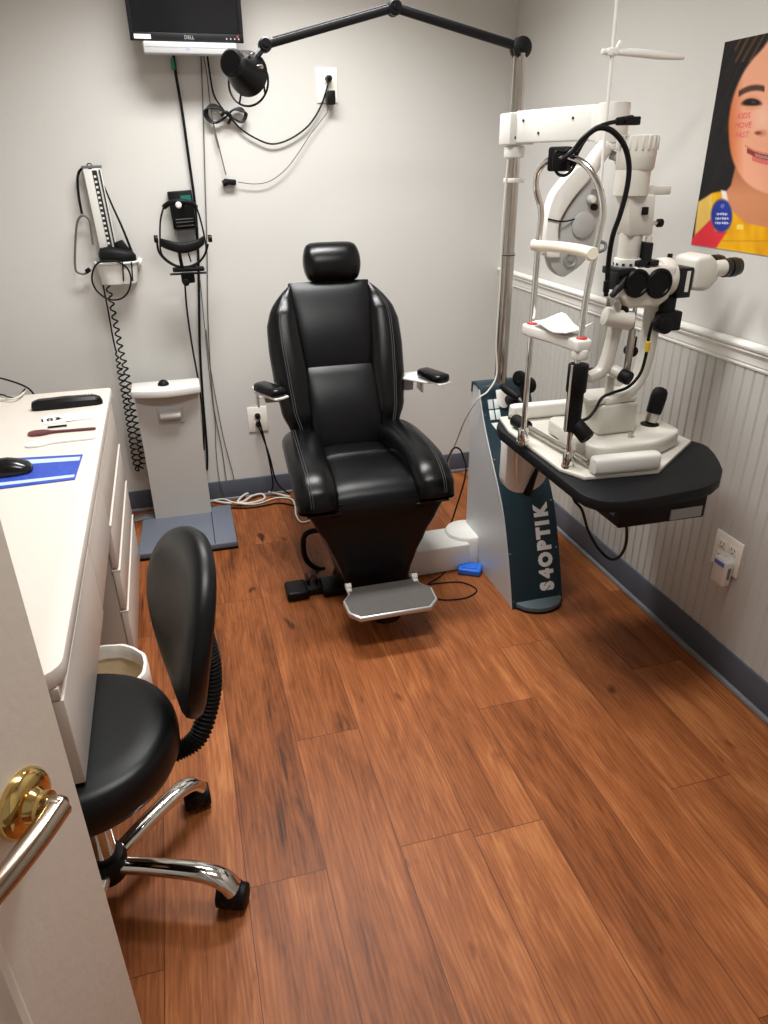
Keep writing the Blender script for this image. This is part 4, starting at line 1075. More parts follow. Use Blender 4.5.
# ------------------------------------------------------------------ overhead lamp on the pole
ol = thing('overhead_lamp', 'black jointed overhead exam lamp mounted on top of the chrome pole', 'lamp', (PX, PY, 1.80))
j1 = at(518, 48, y=PY); j2 = at(394, 8, y=PY); j3 = at(265, 45, y=PY)
j1.x = PX
def joint(c, r_, name):
    m = MB(); m.lathe(c+V(0, .02, 0), V(0, -1, 0), [(0, r_*.8), (.004, r_), (.016, r_), (.018, r_*.86), (.022, r_*.86), (.024, r_), (.036, r_), (.04, r_*.8)], 28); m.cyl(c+V(0, -.02, 0), c+V(0, -.026, 0), r_*.4, n=6); m.build(name, blackm, ol)
joint(j1, .031, 'pole_joint'); joint(j2, .021, 'elbow_joint'); joint(j3, .019, 'head_joint')
m = MB(); m.cyl((PX, PY, 1.80), (PX, PY, j1.z-.02), .012, n=20); m.build('mount_pin', blackm, ol)
for a, b2, nm in ((j1, j2, 'upper_arm'), (j2, j3, 'forearm')):
    d = (b2-a).normalized(); s_ = V(0, 1, 0); n2 = d.cross(s_)
    m = MB(); m.rings([sring(lerp(a, b2, t), s_, n2, .010, .0115, 16, 3) for t in (.04, .5, .96)]); m.build(nm, blackm, ol)
    m = MB(); m.rings([sring(lerp(a, b2, t)+V(0, -.003, .012), s_, n2, .004, .003, 10, 2) for t in (.06, .94)]); m.build('spring_cover', mat('dark_spring', (52, 52, 53), .7, spec=.2), ol)
cb0, cr0 = at(231, 62, y=PY-.07), at(251, 76, y=PY+.035)
ax = (cr0-cb0).normalized(); L = (cr0-cb0).length
m = MB(); m.lathe(cb0, ax, [(0, .028), (.004, .036), (.014, .038), (.02, .034), (.05, .045), (L-.03, .058), (L-.015, .060), (L-.015, .056), (L-.035, .05), (L-.045, .02)], 36); m.build('lamp_shade', mat('lamp_black', (8, 8, 9), .4, spec=.3), ol)
m = MB(); m.lathe(cb0-ax*.002, ax, [(0, .002), (0, .029), (.003, .030)], 28); m.build('vent_cap', glassd, ol)
c = cb0+ax*(L+.006); u_, v_ = frame(ax)
m = MB(); m.tube([c+V(-.012, 0, -.014)+(u_*math.cos(t)+v_*math.sin(t))*.064 for t in [2*PI*k/24 for k in range(24)]], .0032, smooth=2, closed=True)
for t in (.7, 2.2, 3.7, 5.2): m.tube([c+V(-.012, 0, -.014)+(u_*math.cos(t)+v_*math.sin(t))*.064, c-ax*.02+(u_*math.cos(t)+v_*math.sin(t))*.056], .003, smooth=0)
m.build('guard_ring', blackp, ol)
m = MB(); m.tube([j3, at(258, 55, y=PY-.01), at(252, 62, y=PY-.01)], .009); m.build('swivel_stem', blackm, ol)
m = MB(); p = at(249, 57, y=PY-.062); m.cyl(p, p+V(.01, -.012, .004), .006, n=12, bev=.001); p2 = at(258, 67, y=PY-.05); m.cyl(p2, p2+V(.01, -.012, 0), .006, n=12); m.build('lamp_switch', steel, ol)

# white cable along the pole
c3('pole_cable', 'thin white cable running down the chrome pole to the floor', [V(PX-.027, PY-.012, 1.5), V(PX-.034, PY-.015, 1.3), V(PX-.03, PY-.014, 1.1), V(PX-.032, PY-.014, .9), V(PX-.03, PY-.03, .78), at(488, 391, y=2.385), at(478, 399, y=2.375), at(466, 418, y=2.46), at(457, 440, y=2.62), at(449, 460, y=2.75), at(447, 475, y=2.80), V(.99, 2.80, .006)], .0032, wcable)
c3('pole_cable', 'black cable looping to the floor between the chair and the stand', [at(447, 462, y=2.62), at(452, 450, y=2.66), at(458, 448, y=2.66), at(463, 456, y=2.66), at(465, 478, y=2.62), V(1.0, 2.58, .006), V(1.03, 2.52, .005)], .0038, bcable)

# blue foot switch
bs_ = at(471, 571, z=.03); bf = thing('foot_pedal', 'small blue plastic foot pedal on the floor against the stand', 'foot switch', (bs_.x+.012, 2.30, 0), math.radians(-30))
m = MB(); m.prism([V(-.044, -.034, .002), V(.044, -.034, .002), V(.048, .0, .002), V(.044, .036, .002), V(-.044, .036, .002), V(-.048, .0, .002)], (0, 0, .026), .006, 3); m.build('pedal_body', bluem, bf, local=True)
m = MB(); m.span((-.028, -.02, .0275), (.028, .022, .0305), .002); m.build('pedal_pad', bluem, bf, local=True)
def fcab(name, label, pts, r_, m_): return c3(name, label, [at(x, y_, z=r_+.001+h) for x, y_, h in pts], r_, m_)
fcab('pedal_cable', 'thin dark cable looping on the floor from the blue pedal to the chair', [(462, 566, .012), (450, 568, 0), (438, 578, 0), (428, 584, 0), (440, 583, 0), (460, 582, 0), (474, 587, 0), (476, 592, 0), (465, 598, 0), (445, 600, 0), (436, 598, 0)], .0028, bcable)

# ------------------------------------------------------------------ monitor on the back wall
mn = thing('wall_monitor', 'black computer monitor with silver speaker bar high on the back wall', 'monitor', (.16, YB, 1.86))
MY = 3.17
bl, br = at(130.5, 40.6, y=MY), at(243.8, 43, y=MY)
zb0 = (bl.z+br.z)/2; MW = br.x-bl.x; mh = .30
upm = V(0, -.10, 1).normalized(); nm_ = V(0, -1, -.10).normalized()
def mp(u, v, n=0): return V(bl.x, MY, zb0)+V(1, 0, 0)*u+upm*v+nm_*n
m = MB(); m.prism([mp(0, 0), mp(MW, 0), mp(MW, mh), mp(0, mh)], -nm_*.03, .004); body = m.build('casing', blackp, mn)
m = MB(); m.prism([mp(.016, .028, .0005), mp(MW-.016, .028, .0005), mp(MW-.016, mh-.016, .0005), mp(.016, mh-.016, .0005)], nm_*.0012); m.build('screen', screen, mn)
m = MB()
for a, b2, c, d in ((0, 0, MW, .026), (0, mh-.014, MW, mh), (0, 0, .0145, mh), (MW-.0145, 0, MW, mh)):
    m.prism([mp(a, b2, .0), mp(c, b2, .0), mp(c, d, .0), mp(a, d, .0)], nm_*.004, .001)
m.build('bezel', mat('bezel_plastic', (24, 24, 26), .35), mn)
text_mesh('maker_lettering', 'DELL', .016, mtx(mp(MW*.5+.005, .013, .0043), V(1, 0, 0), upm), mat('grey_lettering', (170, 170, 172), .5), mn, .0003)
m = MB(); m.prism([mp(.014, .006, .0042), mp(.072, .006, .0042), mp(.072, .02, .0042), mp(.014, .02, .0042)], nm_*.0006); m.build('asset_label', paper, mn)
m = MB()
for i in range(4): p = mp(MW-.062+i*.0145, .012, .004); m.cyl(p, p+nm_*.001, .0027, n=10)
m.build('control_buttons', greyp, mn)
m = MB(); p = mp(MW-.022, .019, .004); m.cyl(p, p+nm_*.001, .003, n=10); m.build('power_light', redm, mn)
a, b2 = at(141.5, 43, y=MY-.005), at(240, 56, y=MY-.005)
m = MB(); m.span((a.x+.004, MY-.02, at(180, 55, y=MY).z), (b2.x-.01, MY+.02, zb0-.002), .006, 3); sb = m.build('speaker_bar', mat('silver_bar', (188, 188, 189), .4, .2), mn)
m = MB(); m.span((a.x+.01, MY-.021, lerp(at(180, 55, y=MY).z, zb0, .52)), (b2.x-.02, MY-.0198, lerp(at(180, 55, y=MY).z, zb0, .56))); m.build('grille_line', greyp, sb)
p = at(188, 48, y=MY-.0205); m = MB(); m.cyl(p, p+V(0, -.001, 0), .006, n=20); m.build('round_badge', mat('pale_blue_badge', (150, 165, 205), .4), sb)
m = MB(); m.span((bl.x+MW*.35, MY+.028, zb0+.06), (bl.x+MW*.65, YB-.001, zb0+.2), .004); m.build('wall_bracket', blackm, mn)
MB().span((bl.x+MW*.3, YB-.03, zb0+.02), (bl.x+MW*.7, YB-.0005, zb0+.24), .002).build('wall_plate', blackm, mn)

# ------------------------------------------------------------------ outlets
def outlet(name, label, lo, hi, axis='y', gangs=1):
    t = thing(name, label, 'outlet', (lo+hi)/2)
    ctr = (lo+hi)/2; w_ = abs(hi.x-lo.x) if axis == 'y' else abs(hi.y-lo.y); h_ = abs(hi.z-lo.z)
    m = MB()
    if axis == 'y': m.box(V(ctr.x, YB-.003, ctr.z), (w_, .0055, h_), .002)
    else: m.box(V(XR-.0095, ctr.y, ctr.z), (.0055, w_, h_), .002)
    m.build('cover_plate', mat('outlet_white', (240, 236, 226), .4), t)
    m = MB(); sm = MB()
    for g in range(gangs):
        o = (g-(gangs-1)/2)*.046
        for s_ in (-1, 1):
            if axis == 'y':
                m.box(V(ctr.x+o, YB-.0062, ctr.z+s_*.021), (.033, .002, .028), .0008)
                for q_ in (-1, 1): sm.box(V(ctr.x+o+q_*.0065, YB-.0073, ctr.z+s_*.021+.003), (.002, .0006, .009))
                sm.cyl(V(ctr.x+o, YB-.0070, ctr.z+s_*.021-.009), V(ctr.x+o, YB-.0076, ctr.z+s_*.021-.009), .0025, n=10)
            else:
                m.box(V(XR-.0125, ctr.y+o, ctr.z+s_*.021), (.002, .033, .028), .0008)
                for q_ in (-1, 1): sm.box(V(XR-.0136, ctr.y+o+q_*.0065, ctr.z+s_*.021+.003), (.0006, .002, .009))
                sm.cyl(V(XR-.0133, ctr.y+o, ctr.z+s_*.021-.009), V(XR-.0139, ctr.y+o, ctr.z+s_*.021-.009), .0025, n=10)
    r_ = m.build('receptacle', mat('outlet_white', (240, 236, 226), .4), t); sm.build('slots', inkm, r_)
    return t
uo0, uo1 = at(317, 103, y=YB), at(336.5, 68, y=YB)
outlet('wall_outlet', 'white outlet plate with black plugs high on the back wall', uo0, uo1)
lo0, lo1 = at(250, 432, y=YB), at(264.5, 406, y=YB)
outlet('wall_outlet', 'white outlet plate low on the back wall left of the chair', V(lo0.x-.004, YB, lo0.z), V(lo1.x+.008, YB, lo1.z))
ro0, ro1 = at(739, 577, x=XR), at(721, 528, x=XR)
outlet('wall_outlet', 'white double outlet plate on the beadboard of the right wall', V(XR, 1.488, .352), V(XR, 1.602, .468), 'x', 2)
# plugs
uc = (uo0+uo1)/2
m = MB(); p = at(328, 79, y=YB); m.cyl(V(p.x, YB-.008, p.z), V(p.x, YB-.035, p.z), .0135, .011, 18, .002); o = m.build('power_plug', blackp); tag(rebase(o), 'small black plug in the top socket of the high outlet', 'plug')
p = at(329, 98, y=YB); m = MB(); m.span((p.x-.017, YB-.05, p.z-.026), (p.x+.017, YB-.008, p.z+.024), .004); o = m.build('power_adapter', blackp); tag(rebase(o), 'square black power adapter below the plug in the high outlet', 'adapter')
for dz, lab in ((.021, 'upper black plug in the low outlet left of the chair'), (-.021, 'lower black plug in the low outlet left of the chair')):
    p = at(257.5, 418, y=YB); zc0 = (lo0.z+lo1.z)/2+dz
    m = MB(); m.cyl(V(p.x, YB-.008, zc0), V(p.x, YB-.03, zc0-.004), .0135, .011, 16, .002); o = m.build('power_plug', rubber); tag(rebase(o), lab, 'plug')
m = MB(); m.span((XR-.046, 1.500, .318), (XR-.0145, 1.558, .405), .008, 3); ad_ = thing('night_adapter', 'white plug in adapter with a blue label on the right wall outlet', 'adapter', (XR-.03, 1.53, .318)); m.build('adapter_body', whitep, ad_)
m = MB(); m.span((XR-.0468, 1.508, .384), (XR-.0456, 1.55, .398)); m.build('blue_label', mat('blue_label', (98, 112, 196), .5), ad_)
m = MB(); m.span((XR-.036, 1.4985, .345), (XR-.026, 1.5005, .385), .001); m.build('side_slot', greym, ad_)

# ------------------------------------------------------------------ wall cables
wcab('monitor_cable', 'thick black cable hanging from the monitor past the headset to behind the scale', [(173, 52), (176, 75), (182, 110), (189, 160), (195, 205), (198, 250), (199, 300), (200, 350), (203, 400), (207, 450), (207, 470)], .0055, bcable, YB-.014)
m = MB(); a, b2 = at(172.5, 58, y=YB-.012), at(174, 70, y=YB-.012); m.cyl(a, b2, .009, n=14, bev=.001); o = m.build('cable_connector', green); tag(rebase(o), 'green cable connector just under the monitor', 'connector')
wcab('thin_cord', 'thin grey cord hanging straight down from the monitor to the floor', [(201, 55), (203, 110), (205, 180), (207, 250), (208, 320), (213, 400), (222, 450), (226, 478), (229, 492)], .0022, gcable)
wcab('thin_cord', 'thin dark twisted cord falling from the headset to the baseboard', [(200, 280), (204, 320), (210, 380), (215, 420), (216, 450), (219, 478), (224, 494)], .002, gcable, YB-.02)
wcab('thin_cord', 'thin grey cord slanting right to the baseboard beside the scale', [(206, 330), (210, 365), (217, 405), (224, 440), (232, 470), (234, 480)], .002, gcable, YB-.01)
wcab('headset_cable', 'black cord hanging from the headset on the wall to the scale', [(185, 285), (187, 310), (192, 345), (199, 385), (203, 420), (204, 450)], .004, bcable, YB-.03)
# power cord with its bow
m = MB(); Y1 = YB-.018
def wp(x, y_, yy=None): return at(x, y_, y=yy or Y1)
m.tube([wp(x, y_) for x, y_ in ((207, 52), (210, 75), (214, 95), (222, 108), (228, 115), (240, 128), (255, 138), (272, 144), (290, 139), (308, 126), (320, 108), (327, 88), (328, 82))], .0036)
for s_ in (0, 1, 2):
    d_ = s_*1.6
    m.tube([wp(x, y_, Y1-.006*s_) for x, y_ in ((226, 117), (216-d_, 123), (208-d_, 116), (209-d_, 106+d_), (216, 105+d_), (224, 112), (233, 118), (241+d_*.6, 122), (245+d_*.6, 114), (241, 108+d_), (233, 110), (226, 117))], .0036)
m.tube([wp(221, 116, Y1-.018), wp(226, 112, Y1-.024), wp(231, 117, Y1-.02), wp(228, 124, Y1-.016)], .006)
o = m.build('power_cable', bcable); tag(rebase(o), 'black power cord tied in a bow between monitor and high outlet', 'cable')
m = MB(); m.tube([wp(x, y_) for x, y_ in ((203, 52), (207, 75), (211, 110), (216, 135), (221, 155), (226, 175))], .0022); m.tube([wp(215, 133), wp(219, 148)], .0045, smooth=0); o = m.build('adapter_lead', gcable); tag(rebase(o), 'thin grey lead from the monitor down to the small black connector', 'cable')
m = MB(); p = wp(230, 182); m.box(p, (.05, .02, .022), .005, Matrix.Rotation(.1, 3, 'Y')).cyl(p+V(-.03, 0, -.006), p+V(-.012, 0, .0), .012, n=14); o = m.build('barrel_connector', rubber); tag(rebase(o), 'small black barrel connector hanging on the back wall', 'connector')
wcab('adapter_cable', 'thin pale cord sagging from the black connector up to the adapter', [(238, 182), (255, 184), (270, 181), (285, 170), (297, 155), (310, 135), (320, 122), (327, 112), (328, 104)], .0018, gcable, YB-.02)
# cords from the low outlet
for i, (pts, lab) in enumerate((([(258, 416), (262, 430), (267, 450), (271, 470), (273, 484), (271, 492)], 'left black cord dropping from the low outlet to the floor'), ([(258, 425), (264, 440), (270, 458), (275, 478), (281, 488), (290, 494)], 'right black cord dropping from the low outlet towards the chair'))):
    P_ = [at(x, y_, y=YB-.032-.006*k) for k, (x, y_) in enumerate(pts)]
    P_[-1].z = max(P_[-1].z, .006)
    c3('outlet_cord', lab, P_, .004, bcable)
# bundle on the floor by the back wall
fcab('floor_cable', 'pale cable bundle lying along the foot of the back wall', [(206, 499, 0), (215, 501, .004), (228, 503, .006), (242, 502, .01), (252, 496, .012), (262, 494, .01), (264, 499, .006), (250, 503, .004), (238, 502, .014), (246, 494, .016), (262, 491, .012), (278, 494, .006), (290, 497, .006)], .0055, wcable)
fcab('floor_cable', 'second pale cable twisted in the bundle by the back wall', [(205, 503, 0), (222, 499, .012), (236, 503, .014), (256, 504, .002), (276, 498, .002), (291, 499, 0), (295, 506, 0), (296, 515, 0), (301, 522, 0), (310, 521, 0)], .004, wcable)
fcab('floor_cable', 'dark cable on the floor in front of the pale bundle', [(204, 506, 0), (222, 507, 0), (245, 508, 0), (262, 506, 0), (280, 503, 0), (300, 507, 0), (318, 512, 0)], .004, bcable)
m = MB()
for k in range(5): m.tube([V(-.33, 3.22-.03*k, .012+.006*k), V(-.28, 3.2-.02*k, .02+.004*k), V(-.20, 3.22-.022*k, .014+.004*k), V(-.15, 3.25-.02*k, .01)], .004)
o = m.build('floor_cable', gcable); tag(rebase(o), 'grey cables bunched on the floor left of the scale column', 'cable')

# ------------------------------------------------------------------ standing scale
sc_ = thing('standing_scale', 'grey column standing scale with a slate platform by the back wall', 'scale', (-.1, 3.0, 0), math.radians(-.5))
def sp_(x, y_, z_): return V(x+.1, y_-3.0, z_)
m = MB(); m.prism([V(-.205, -.22, .004), V(.21, -.22, .004), V(.21, .17, .004), V(-.19, .17, .004)], (0, 0, .03), .006); pf_ = m.build('platform', scaleg, sc_, local=True)
m = MB(); m.prism([V(-.207, -.222, .002), V(.212, -.222, .002), V(.212, .17, .002), V(-.192, .17, .002)], (0, 0, .01), .002); m.build('platform_rim', rubber, sc_, local=True)
m = MB(); m.span((.115, -.214, .034), (.118, .16, .0352)); m.build('platform_groove', rubber, pf_, local=True)
yb = .105
m = MB()
rs = [[V(-.134, yb, .034), V(.118, yb, .034), V(.118, yb+.10, .034), V(-.134, yb+.10, .034)], [V(-.134, yb, .34), V(.118, yb, .34), V(.118, yb+.10, .34), V(-.134, yb+.10, .34)], [V(-.136, yb, .617), V(.128, yb, .617), V(.128, yb+.10, .617), V(-.136, yb+.10, .617)]]
m.rings(rs); m.build('column', mat('scale_column_grey', (186, 182, 176), .45, var=.015), sc_, local=True)
m = MB(); P_ = [(-.146, yb-.025)]+[(lerp(-.146, .139, k/8), yb-.025-.03*math.sin(PI*k/8)) for k in range(9)]+[(.139, yb-.025), (.139, yb+.11), (-.146, yb+.11)]
P2 = [P_[0]]+P_[2:9]+P_[10:]
m.prism([V(x, y_, .615) for x, y_ in P2], (0, 0, .032), .006); cp = m.build('column_cap', whitep, sc_, local=True)
m = MB(); m.lathe(V(-.012, yb+.035, .65), (0, 0, 1), [(0, .024), (.006, .022), (.014, .016), (.019, .008), (.02, .001)], 24); m.build('dome_button', rubber, cp, local=True)
m = MB(); m.span((-.055, yb-.006, .485), (.055, yb+.002, .555), .003); hd = m.build('recess_plate', greyp, sc_, local=True)
m = MB(); m.tube([V(-.042, yb-.012, .522), V(.042, yb-.012, .522)], .017, n=16, smooth=0); m.build('grip_roll', mat('scale_grip', (196, 190, 182), .4), hd, local=True)

# ------------------------------------------------------------------ blood pressure gauge on the wall
sg = thing('blood_pressure_gauge', 'wall mounted white blood pressure gauge with black cuff and basket', 'medical gauge', at(115, 282, y=YB-.04))
Y0 = YB-.05
gt, gb = at(91, 167, y=Y0), at(109, 255, y=Y0)
ga = (gb-gt).normalized(); gs = V(0, -1, 0).cross(ga); gs = gs if gs.x > 0 else -gs
def gp(u, v, n=0): return gt+gs*u+ga*v+V(0, -n, 0)
GL = (gb-gt).length
m = MB(); m.prism([gp(-.032, 0), gp(.034, 0), gp(.036, GL), gp(-.030, GL)], (0, .035, 0), .004); m.build('column_case', whitep, sg)
m = MB(); m.prism([gp(-.036, -.006, .002), gp(.038, -.006, .002), gp(.038, .004, .002), gp(-.036, .004, .002)], (0, .04, 0), .002); m.build('top_cap', greym, sg)
m = MB(); m.prism([gp(.0, .012, .0012), gp(.018, .012, .0012), gp(.02, GL-.01, .0012), gp(.002, GL-.01, .0012)], (0, .002, 0)); sc0 = m.build('scale_strip', inkm, sg)
m = MB()
for k in range(15): v = .03+k*(GL-.06)/14; m.prism([gp(.003, v, .002), gp(.012, v, .002), gp(.012, v+.008, .002), gp(.003, v+.008, .002)], (0, .001, 0))
m.build('scale_figures', whitep, sc0)
m = MB(); m.tube([gp(.028, .01, .003), gp(.03, GL-.005, .003)], .003, smooth=0); m.build('mercury_tube', mat('dark_tube', (45, 44, 46), .2), sg)
m = MB(); c = at(89.5, 166, y=Y0); m.tube([c+V(.009*math.cos(t), 0, .009*math.sin(t)) for t in [2*PI*k/10 for k in range(10)]], .002, closed=True, smooth=2); m.build('hanging_ring', blackm, sg)
# basket
bz0, bz1 = at(118, 283, y=YB-.05).z, at(118, 262, y=YB-.05).z
xl, xr_ = at(95, 268, y=YB-.05).x, at(139.5, 268, y=YB-.05).x
def ush(off, z_):
    out = []
    for k in range(13):
        a = PI+PI*k/12; out.append(V((xl+xr_)/2+((xr_-xl)/2-.004+off)*math.copysign(abs(math.cos(a))**.5, math.cos(a)), YB-.004+(.10+off)*-abs(math.sin(a))**.6, z_))
    return out
m = MB(); rs = []
A0, A1, B0, B1 = ush(-.012, bz0), ush(0, bz1), ush(-.016, bz0), ush(-.005, bz1)
m.rings([A0, A1, B1, B0], cap=False, wrap=False); m.prism(A0, (0, 0, .003)); m.build('basket', whitep, sg)
m = MB(); m.tube(ush(.002, bz1), .005, smooth=2); m.build('basket_rim', whitep, sg)
c = at(136.5, 262, y=YB-.03); m = MB(); m.cyl(c+V(.004, 0, 0), c+V(.02, 0, -.004), .018, n=20, bev=.003); m.build('side_knob', whitep, sg)
# cuff
m = MB(); rs = []
a = at(99, 256, y=YB-.06); b2 = at(136, 256, y=YB-.06)
for t, h, dd in ((0, .012, .02), (.06, .03, .034), (.3, .038, .04), (.5, .036, .042), (.75, .03, .038), (.93, .022, .03), (1, .01, .016)):
    rs.append(sring(lerp(a, b2, t)+V(0, 0, -.005*t), (0, 1, 0), (0, 0, 1), dd, h, 18, 3))
m.rings(rs); cu_ = m.build('cuff', rubber, sg)
m = MB(); P_ = [at(114, 243, y=YB-.065), at(122, 240, y=YB-.065), at(133, 254, y=YB-.07), at(122, 256, y=YB-.07)]; m.prism(P_, (0, .03, 0), .003); m.build('cuff_flap', rubber, cu_)
m = MB(); m.tube([at(x, y_, y=YB-.03) for x, y_ in ((84, 167), (79, 172), (77.5, 182), (79, 198), (82, 214))], .005); m.build('left_hose', bcable, sg)
m = MB(); m.tube([at(x, y_, y=YB-.04) for x, y_ in ((104, 186), (112, 205), (122, 227), (130, 247), (134, 257))], .005, rfun=lambda t: .003+.003*t); m.build('right_hose', bcable, sg)
# stethoscope-like loop
m = MB(); m.tube([at(x, y_, y=YB-.04) for x, y_ in ((93, 245), (91, 230), (89, 220), (83, 215.5), (78, 220), (76, 232), (75, 250), (75, 265), (77, 272), (84, 274), (89, 271))], .0042); o_ = m.build('ear_tube', gcable, sg)
m = MB(); m.cyl(at(86, 272, y=YB-.04), at(90, 269, y=YB-.04), .009, n=14, bev=.002); m.build('ear_tip', rubber, o_)
m = MB(); m.tube([at(x, y_, y=YB-.115) for x, y_ in ((108, 261), (118, 262), (127, 268), (131, 279), (128, 292), (120, 299), (108, 299), (97, 291), (92, 280), (94, 268), (100, 262))], .0036, closed=True); m.build('hose_loop', bcable, sg)
# strap marks on basket
m = MB()
for px in (122.5, 131.5):
    a = at(px, 262, y=YB-.108); b2 = at(px+1.2, 281, y=YB-.102); m.tube([a, b2], .0028, smooth=0)
m.build('basket_slots', blackp, sg)
# coiled tubing hanging from the gauge
base = [(103, 285), (108, 310), (113, 338), (119, 365), (125, 395), (129, 420), (133, 445), (136, 463), (139, 469), (142, 464), (141, 450), (137, 430), (132, 405), (127, 375), (121, 350), (116, 325), (111, 300), (108, 286)]
bp3 = [at(x, y_, y=YB-.06+(-.02 if i > 8 else 0)) for i, (x, y_) in enumerate(base)]
P = catmull(bp3, 40); n_ = len(P); hel = []; ph_ = 0
for i, p in enumerate(P):
    t = (P[min(i+1, n_-1)]-P[max(i-1, 0)]).normalized(); u_, v_ = V(0, 1, 0), V(0, 1, 0).cross(t)
    f = i/(n_-1)
    dens = 1 if f > .16 else 0
    loose = max(0, (f-.55)/.45)
    rad = (0 if f < .14 else min(.0125, .0125*(f-.14)/.05))*(1-.3*loose)
    step = (P[min(i+1, n_-1)]-p).length
    ph_ += step/(lerp(.0265, .038, loose) if f > .14 else .05)*2*PI
    hel.append(p+u_*rad*math.cos(ph_)+v_*rad*math.sin(ph_))
fin = []
m = MB(); m.tube(hel, .0036, n=6, smooth=2); o = m.build('coiled_hose', bcable); tag(rebase(o), 'black coiled hose hanging down from the blood pressure gauge', 'hose')

# ------------------------------------------------------------------ headset on the wall with its charger
hc_ = thing('headset_charger', 'black wall charger box with a green display behind the headset', 'charger', at(182, 245, y=YB-.02))
Y0 = YB-.05
q0, q1, q2, q3 = at(167, 192, y=Y0), at(191.5, 190, y=Y0), at(197, 228, y=Y0), at(174, 230, y=Y0)
m = MB(); m.prism([q0, q1, q2, q3], (0, .049, 0), .004); bx_ = m.build('charger_box', blackp, hc_)
m = MB(); a = [lerp(lerp(q0, q1, u), lerp(q3, q2, u), v) for u, v in ((.5, .12), (.92, .12), (.93, .32), (.52, .32))]; m.prism([p+V(0, -.001, 0) for p in a], (0, .0012, 0)); m.build('display', mat('teal_display', (24, 104, 94), .3), bx_)
m = MB()
for v in (.72, .8, .9):
    a = [lerp(lerp(q0, q1, u), lerp(q3, q2, u), w_) for u, w_ in ((.15, v), (.9, v), (.9, v+.025), (.15, v+.025))]; m.prism([p+V(0, -.001, 0) for p in a], (0, .0012, 0))
m.build('label_lines', mat('grey_print', (110, 110, 112), .5), bx_)
m = MB(); a = [at(176, 230, y=YB-.035), at(194, 228, y=YB-.035), at(197, 243, y=YB-.03), at(180, 245, y=YB-.03)]; m.prism(a, (0, .03, 0), .003); m.build('cradle', greym, hc_)
hs = thing('examination_headset', 'black indirect ophthalmoscope headset hanging on the back wall', 'headset', at(185, 290, y=YB-.09))
Y2 = YB-.10
def hp(x, y_, d=0): return at(x, y_, y=Y2+d)
m = MB(); m.tube([hp(164, 207, .02), hp(170, 203), hp(179, 201.5, -.01), hp(190, 203, 0), (hp(196, 207, .02))], .010, n=12); m.build('brow_pad', rubber, hs)
m = MB(); m.tube([hp(x, y_) for x, y_ in ((164, 206), (160.5, 220), (160, 238), (161, 252), (167, 260), (178, 266), (190, 266), (201, 260), (206, 250), (204, 235), (200, 218), (196, 206))], .0036); m.build('head_band', blackp, hs)
m = MB(); m.tube([hp(x, y_, -.03) for x, y_ in ((157, 240), (159, 252), (168, 262), (180, 267), (194, 266), (204, 256), (208, 244))], .0045); m.build('lower_band', blackp, hs)
m = MB(); rs = []
P = catmull([hp(160, 242, -.04), hp(168, 245, -.06), hp(182, 248, -.07), (hp(196, 245, -.06)), hp(204, 240, -.04)], 5)
for i, p in enumerate(P): rs.append(sring(p, V(0, 1, 0), V(0, 0, 1), .012, .016+.004*math.sin(PI*i/(len(P)-1)), 14, 3))
m.rings(rs); m.build('visor_bar', rubber, hs)
for px, py in ((156, 239), (210, 238.5)):
    m = MB(); c = hp(px, py, -.04); m.cyl(c+V(-.008, 0, 0), c+V(.008, 0, 0), .0145, n=18, bev=.002); m.build('band_knob', blackp, hs)
m = MB(); c = hp(178.5, 205, -.022); m.lathe(c, V(0, -1, 0), [(0, .011), (.004, .0125), (.009, .0115), (.012, .008), (.012, .001)], 24); m.build('front_dial', gauge, hs)
m = MB(); a, b2 = hp(173, 273, -.06), hp(204, 266, -.02); m.span((a.x, Y2-.05, a.z), (b2.x, Y2-.01, b2.z), .005); a, b2 = hp(170, 275, -.06), hp(206, 272, -.02); m.span((a.x, Y2-.06, a.z), (b2.x, Y2-.02, b2.z), .002)
a, b2 = hp(182, 284, -.06), hp(194, 272, -.02); m.span((a.x, Y2-.05, a.z), (b2.x, Y2-.005, b2.z), .006); c = hp(186, 282, -.04); m.cyl(c+V(0, -.02, 0), c+V(0, .02, 0), .014, n=16, bev=.002); m.build('optics_block', blackp, hs)
m = MB(); m.tube([hp(179, 250, -.05), hp(181, 262, -.045), hp(183, 270, -.04)], .007); m.tube([hp(188, 252, -.03), hp(191, 262, -.03)], .003); m.build('optics_stem', rubber, hs)
m = MB(); m.cyl(at(183, 208, y=YB-.001), hp(183, 205, .005), .006, n=12); m.build('wall_hook', blackm, hs)

# ------------------------------------------------------------------ poster on the right wall
po = thing('wall_poster', 'poster of a smiling dark haired girl in a yellow shirt on the right wall', 'poster', (XR, 1.75, 1.26))
PYL = 1.963; PYR = 1.545; PZ0, PZ1 = 1.262, 1.780
def inpoly(x, y_, poly):
    c = False; n = len(poly); j = n-1
    for i in range(n):
        if (poly[i][1] > y_) != (poly[j][1] > y_) and x < (poly[j][0]-poly[i][0])*(y_-poly[i][1])/(poly[j][1]-poly[i][1])+poly[i][0]: c = not c
        j = i
    return c
def dist(x, y_, poly):
    d = 1e9; n = len(poly)
    for i in range(n):
        ax_, ay = poly[i]; bx_, by = poly[(i+1) % n]; L2 = (bx_-ax_)**2+(by-ay)**2
        t = max(0, min(1, ((x-ax_)*(bx_-ax_)+(y_-ay)*(by-ay))/L2)) if L2 else 0
        d = min(d, math.hypot(x-ax_-t*(bx_-ax_), y_-ay-t*(by-ay)))
    return -d if inpoly(x, y_, poly) else d
def s2(pts): return smooth2(pts, 3)
FACE = s2([(773, 34), (763, 48), (752, 60), (742, 75), (733, 97), (729, 118), (729, 140), (732, 158), (738, 172), (748, 184), (760, 191), (775, 195), (800, 192), (822, 170), (832, 130), (825, 80), (800, 45)])
